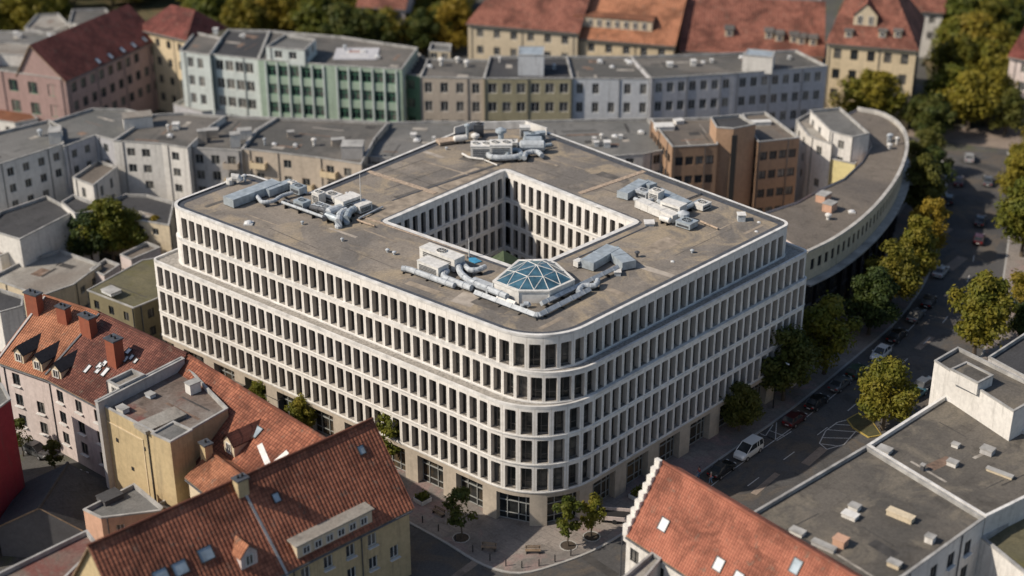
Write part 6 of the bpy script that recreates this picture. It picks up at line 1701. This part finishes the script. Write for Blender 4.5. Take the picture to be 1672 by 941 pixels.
for i in range(n):
    j = (i + 1) % n; m_ = (low[i] + low[j]) / 2 + Vector((0, 0, .02))
    gm.face([low[i], m_, mid[i]]); gm.face([m_, mid[j], mid[i]]); gm.face([m_, low[j], mid[j]]); gm.face([mid[i], mid[j], ap])
    for a, c in ((low[i], mid[i]), (m_, mid[i]), (m_, mid[j]), (mid[i], mid[j]), (mid[i], ap), (low[i], low[j])): bar(a, c)
link('glazing', gm.mesh('glazing', [M['sky_glass']]), gl); link('frame', fm.mesh('glazing_bars', [M['unit']]), gl)
# green canopy over the court corner
c_ = W(822, 418, 22.5); gc = thing('green_canopy', 'peaked green canvas canopy with white posts at the near corner of the courtyard', 'canopy', (c_.x, c_.y, .2))
b = MB(); H_ = 21.4
pts = [(-1.9, -1.9), (1.9, -1.9), (1.9, 1.9), (-1.9, 1.9)]
for i in range(4):
    a, d_ = pts[i], pts[(i + 1) % 4]; b.face([(*a, H_), (*d_, H_), (0, 0, H_ + 1.7)])
link('canvas', b.mesh('canvas', [M['canvas_green']]), gc, rz=EL)
b = MB()
for a in pts: b.box((a[0] * .95, a[1] * .95, 0), .22, .22, H_)
for k in range(4):
    for i in range(4):
        a, d_ = Vector((*pts[i], 0)) * .95, Vector((*pts[(i + 1) % 4], 0)) * .95; z = 4.5 + k * 4.3; b.tube([(a.x, a.y, z), (d_.x, d_.y, z)], .09, 5)
link('posts', b.mesh('posts', [M['coping']]), gc, rz=EL)
# ------------------------------------------------------------------ plant and huts on the other roofs
def hutbox(x, y, z, l, w, h, rot, label, mat='w_white', lid='edge', cat='roof box', name='roof_box'):
    p = W(x, y, z); o = thing(name, label, cat, (p.x, p.y, z), rot); b = MB(); b.box((0, 0, 0), l, w, h); link('casing', b.mesh('casing', [M[mat]]), o)
    c = MB(); c.box((0, 0, h), l + .14, w + .14, .12); link('lid', c.mesh('lid', [M[lid]]), o); return o
hutbox(226, 207, 14.0, 5.0, 3.2, 2.2, .3, 'white lift box on the smooth grey link roof at left', lid='bitumen_light')
hutbox(577, 262, 12.8, 3.6, 3.2, 3.0, .0, 'square pale chimney block at the left of the low grey wing roof', 'w_grey')
for x, y, z, l, w, h, lab in ((331, 233, 13.5, 1.5, 1.2, 2.2, 'leftmost chimney pier on the balcony flats'), (345, 224, 13.5, 2.6, 1.4, 1.4, 'blue-grey chimney cluster behind the leftmost pier'), (385, 240, 13.4, 1.7, 1.6, 2.4, 'tall white chimney pier at the right end of the balcony flats'),
        (400, 226, 13.5, 2.4, 1.6, 1.6, 'pale humped chimney beyond the tall white pier'), (475, 224, 13.5, 1.2, 1.0, 1.0, 'small chimney left on the beige flats roof'), (552, 238, 13.5, 2.2, 1.2, 1.2, 'pale stubby chimney at the right end of the beige flats roof'), (92, 232, 14.0, 2.0, 3.0, 2.2, 'white chimney wall beside the left flats')):
    hutbox(x, y, z, l, w, h, .2, lab, 'w_white' if 'white' in lab else 'w_beige', cat='chimney', name='chimney')
r = random.Random(21)
for x0, y0, x1, y1, z, n, lab in ((60, 215, 95, 225, 14.1, 2, 'tiny vent on the long dark roof at the left'), (260, 200, 300, 225, 14.2, 3, 'tiny vent on the white flats roof'), (430, 215, 540, 245, 13.6, 5, 'tiny vent on the beige flats roof'),
        (930, 205, 1080, 240, 13.8, 7, 'small vent on the grey roof left of the brick office'), (640, 212, 720, 240, 12.8, 3, 'small vent on the low grey wing'),
        (350, 55, 400, 62, 17, 3, 'small vent on the white and teal house'), (700, 100, 780, 118, 16.2, 4, 'small vent on the beige house roof'), (805, 100, 920, 120, 16.4, 4, 'small vent on the olive-khaki office roof'),
        (960, 100, 1040, 118, 16.2, 4, 'small vent on the cool white house roof'), (1080, 95, 1290, 112, 16.6, 6, 'small vent on the grey-white office roof'), (560, 80, 650, 100, 17.6, 3, 'small vent on the mint office roof'),
        (5, 58, 110, 66, 14.8, 5, 'small vent on the pink building roof'), (1440, 215, 1465, 280, 13.5, 4, 'small vent on the rear curved roof'), (1350, 380, 1400, 345, 13.5, 2, 'small vent on the near curved roof')):
    for i in range(n):
        x, y = r.uniform(x0, x1), r.uniform(y0, y1); o = vent(x, y, lab, z=z, r=r.uniform(.25, .55), h=r.uniform(.5, 1.2), kind=r.choice(['cowl', 'box', 'dome']), mat=r.choice(['unit', 'galv', 'unit']))
        if n > 1: o['group'] = lab.replace('tiny vent', 'vents').replace('small vent', 'vents')
hutbox(1344, 328, 13.5, 2.2, 1.6, 1.2, .9, 'brown-pink box, upper of two on the curved roof', 'w_salmon'); hutbox(1354, 344, 13.5, 1.9, 1.6, 1.3, .9, 'brown-pink box, lower of two on the curved roof', 'w_salmon')
hutbox(1084, 211, 16.5, 3.2, 2.2, .7, .1, 'cluster of pale ducts on the left brick wing roof', 'unit', 'unit'); hutbox(1242, 204, 16.5, 3.4, 1.2, .6, .1, 'long white duct box on the right brick wing roof', 'unit', 'unit')
hutbox(1108, 202, 16.5, 1.6, 1.2, .6, .4, 'small white cover beside the duct cluster on the left brick wing', 'unit', 'unit')
# right foreground roofs
hutbox(1388, 845, 12.6, 1.6, 1.0, .4, EL, 'pale low hatch, front of the pair at the middle of the vent-strewn roof', 'w_white', 'coping'); hutbox(1395, 832, 12.6, 1.1, .9, .5, EL, 'smaller grey hatch behind the pale low one')
hutbox(1470, 846, 12.6, 2.9, .9, .55, EL, 'long tan box on the right half of the vent-strewn roof', 'w_cream', 'w_cream'); hutbox(1372, 890, 12.6, 1.3, 1.1, .8, EL, 'salmon brick box near the orange roof edge', 'w_salmon', 'w_salmon')
hutbox(1345, 895, 12.6, 2.6, .7, .4, EL, 'narrow grey kerb box close to the orange roof', 'w_grey'); hutbox(1302, 872, 12.6, 1.5, .9, .4, EL, 'small pale box tight against the orange roof edge')
hutbox(1518, 885, 12.6, .9, .8, .7, EL, 'small white box near the right parapet of the vent-strewn roof'); hutbox(1460, 925, 12.6, 1.3, .8, .5, EL, 'tan box at the bottom of the vent-strewn roof', 'w_cream')
hutbox(1444, 738, 12.6, 1.5, 1.2, .4, EL, 'blue-white hatch beside the long white parapet'); hutbox(1555, 760, 12.6, 1.1, .8, .5, EL, 'white box in the middle of the worn grey-brown roof'); hutbox(1612, 740, 12.6, 1.4, 1.1, .6, EL, 'grey box on the far half of the worn roof', 'w_grey')
hutbox(1632, 775, 12.6, 3.0, .5, .3, EL, 'thin pale plank-like box at the right of the worn roof', 'w_cream'); hutbox(1560, 730, 12.6, .8, .6, .4, EL, 'tiny white box at the back of the worn roof'); hutbox(1506, 768, 12.6, .4, .4, .7, EL, 'tiny dark stub vent on the worn roof', 'w_dark')
# ochre block
hutbox(316, 640, 14.95, 1.5, 1.1, 1.3, ER, 'white chimney box at the back of the rusty roof', 'w_white'); hutbox(201, 672, 14.95, 1.3, .9, .5, EL, 'small white cover on the rusty roof'); hutbox(262, 690, 14.95, 5.5, 2.4, .35, ER, 'raised pale slab strip across the rusty roof', 'bitumen_light', 'bitumen_light')
hutbox(246, 648, 14.95, 1.0, .8, .4, EL, 'grey hatch at the back of the rusty roof', 'galv')
hutbox(182, 478, 8.5, 2.4, 1.8, .4, EL, 'bright white rooflight on the mossy low roof', 'lamp') 
hutbox(180, 815, 8.1, 2.4, 1.8, .5, ER, 'dark hatch on the salmon building roof', 'w_dark', 'bitumen_dark')
# plaza kiosks beside the long tiled roof
for x, y, lab in ((392, 652, 'left'), (456, 672, 'middle'), (496, 690, 'right')): hutbox(x, y, .13, 2.6, 2.2, 2.6, EL, lab + ' one of three small dark-lidded plaza cabins behind the tiled roof', 'w_dark', 'brown_roof', 'cabin', 'cabin')
# sign board lying on the mint office roof
a = W(582, 88, 17.7); sg = thing('roof_sign', 'large faded purple-grey banner with a square emblem on the mint office roof', 'banner', (a.x, a.y, 17.6))
b = MB(); b.box((0, 0, 0), 8.5, 7.5, .15); link('sheet', b.mesh('sheet', [M['w_purple']]), sg); b = MB(); b.box((-.5, 1.2, .15), 2.9, 2.2, .03, 0, 0); b.box((-.5, 1.2, .18), 2.2, 1.5, .02, 0, 1); b.box((-.3, -1.9, .15), 5.5, .5, .03)
link('emblem', b.mesh('emblem', [M['coping'], M['w_pink']]), sg)
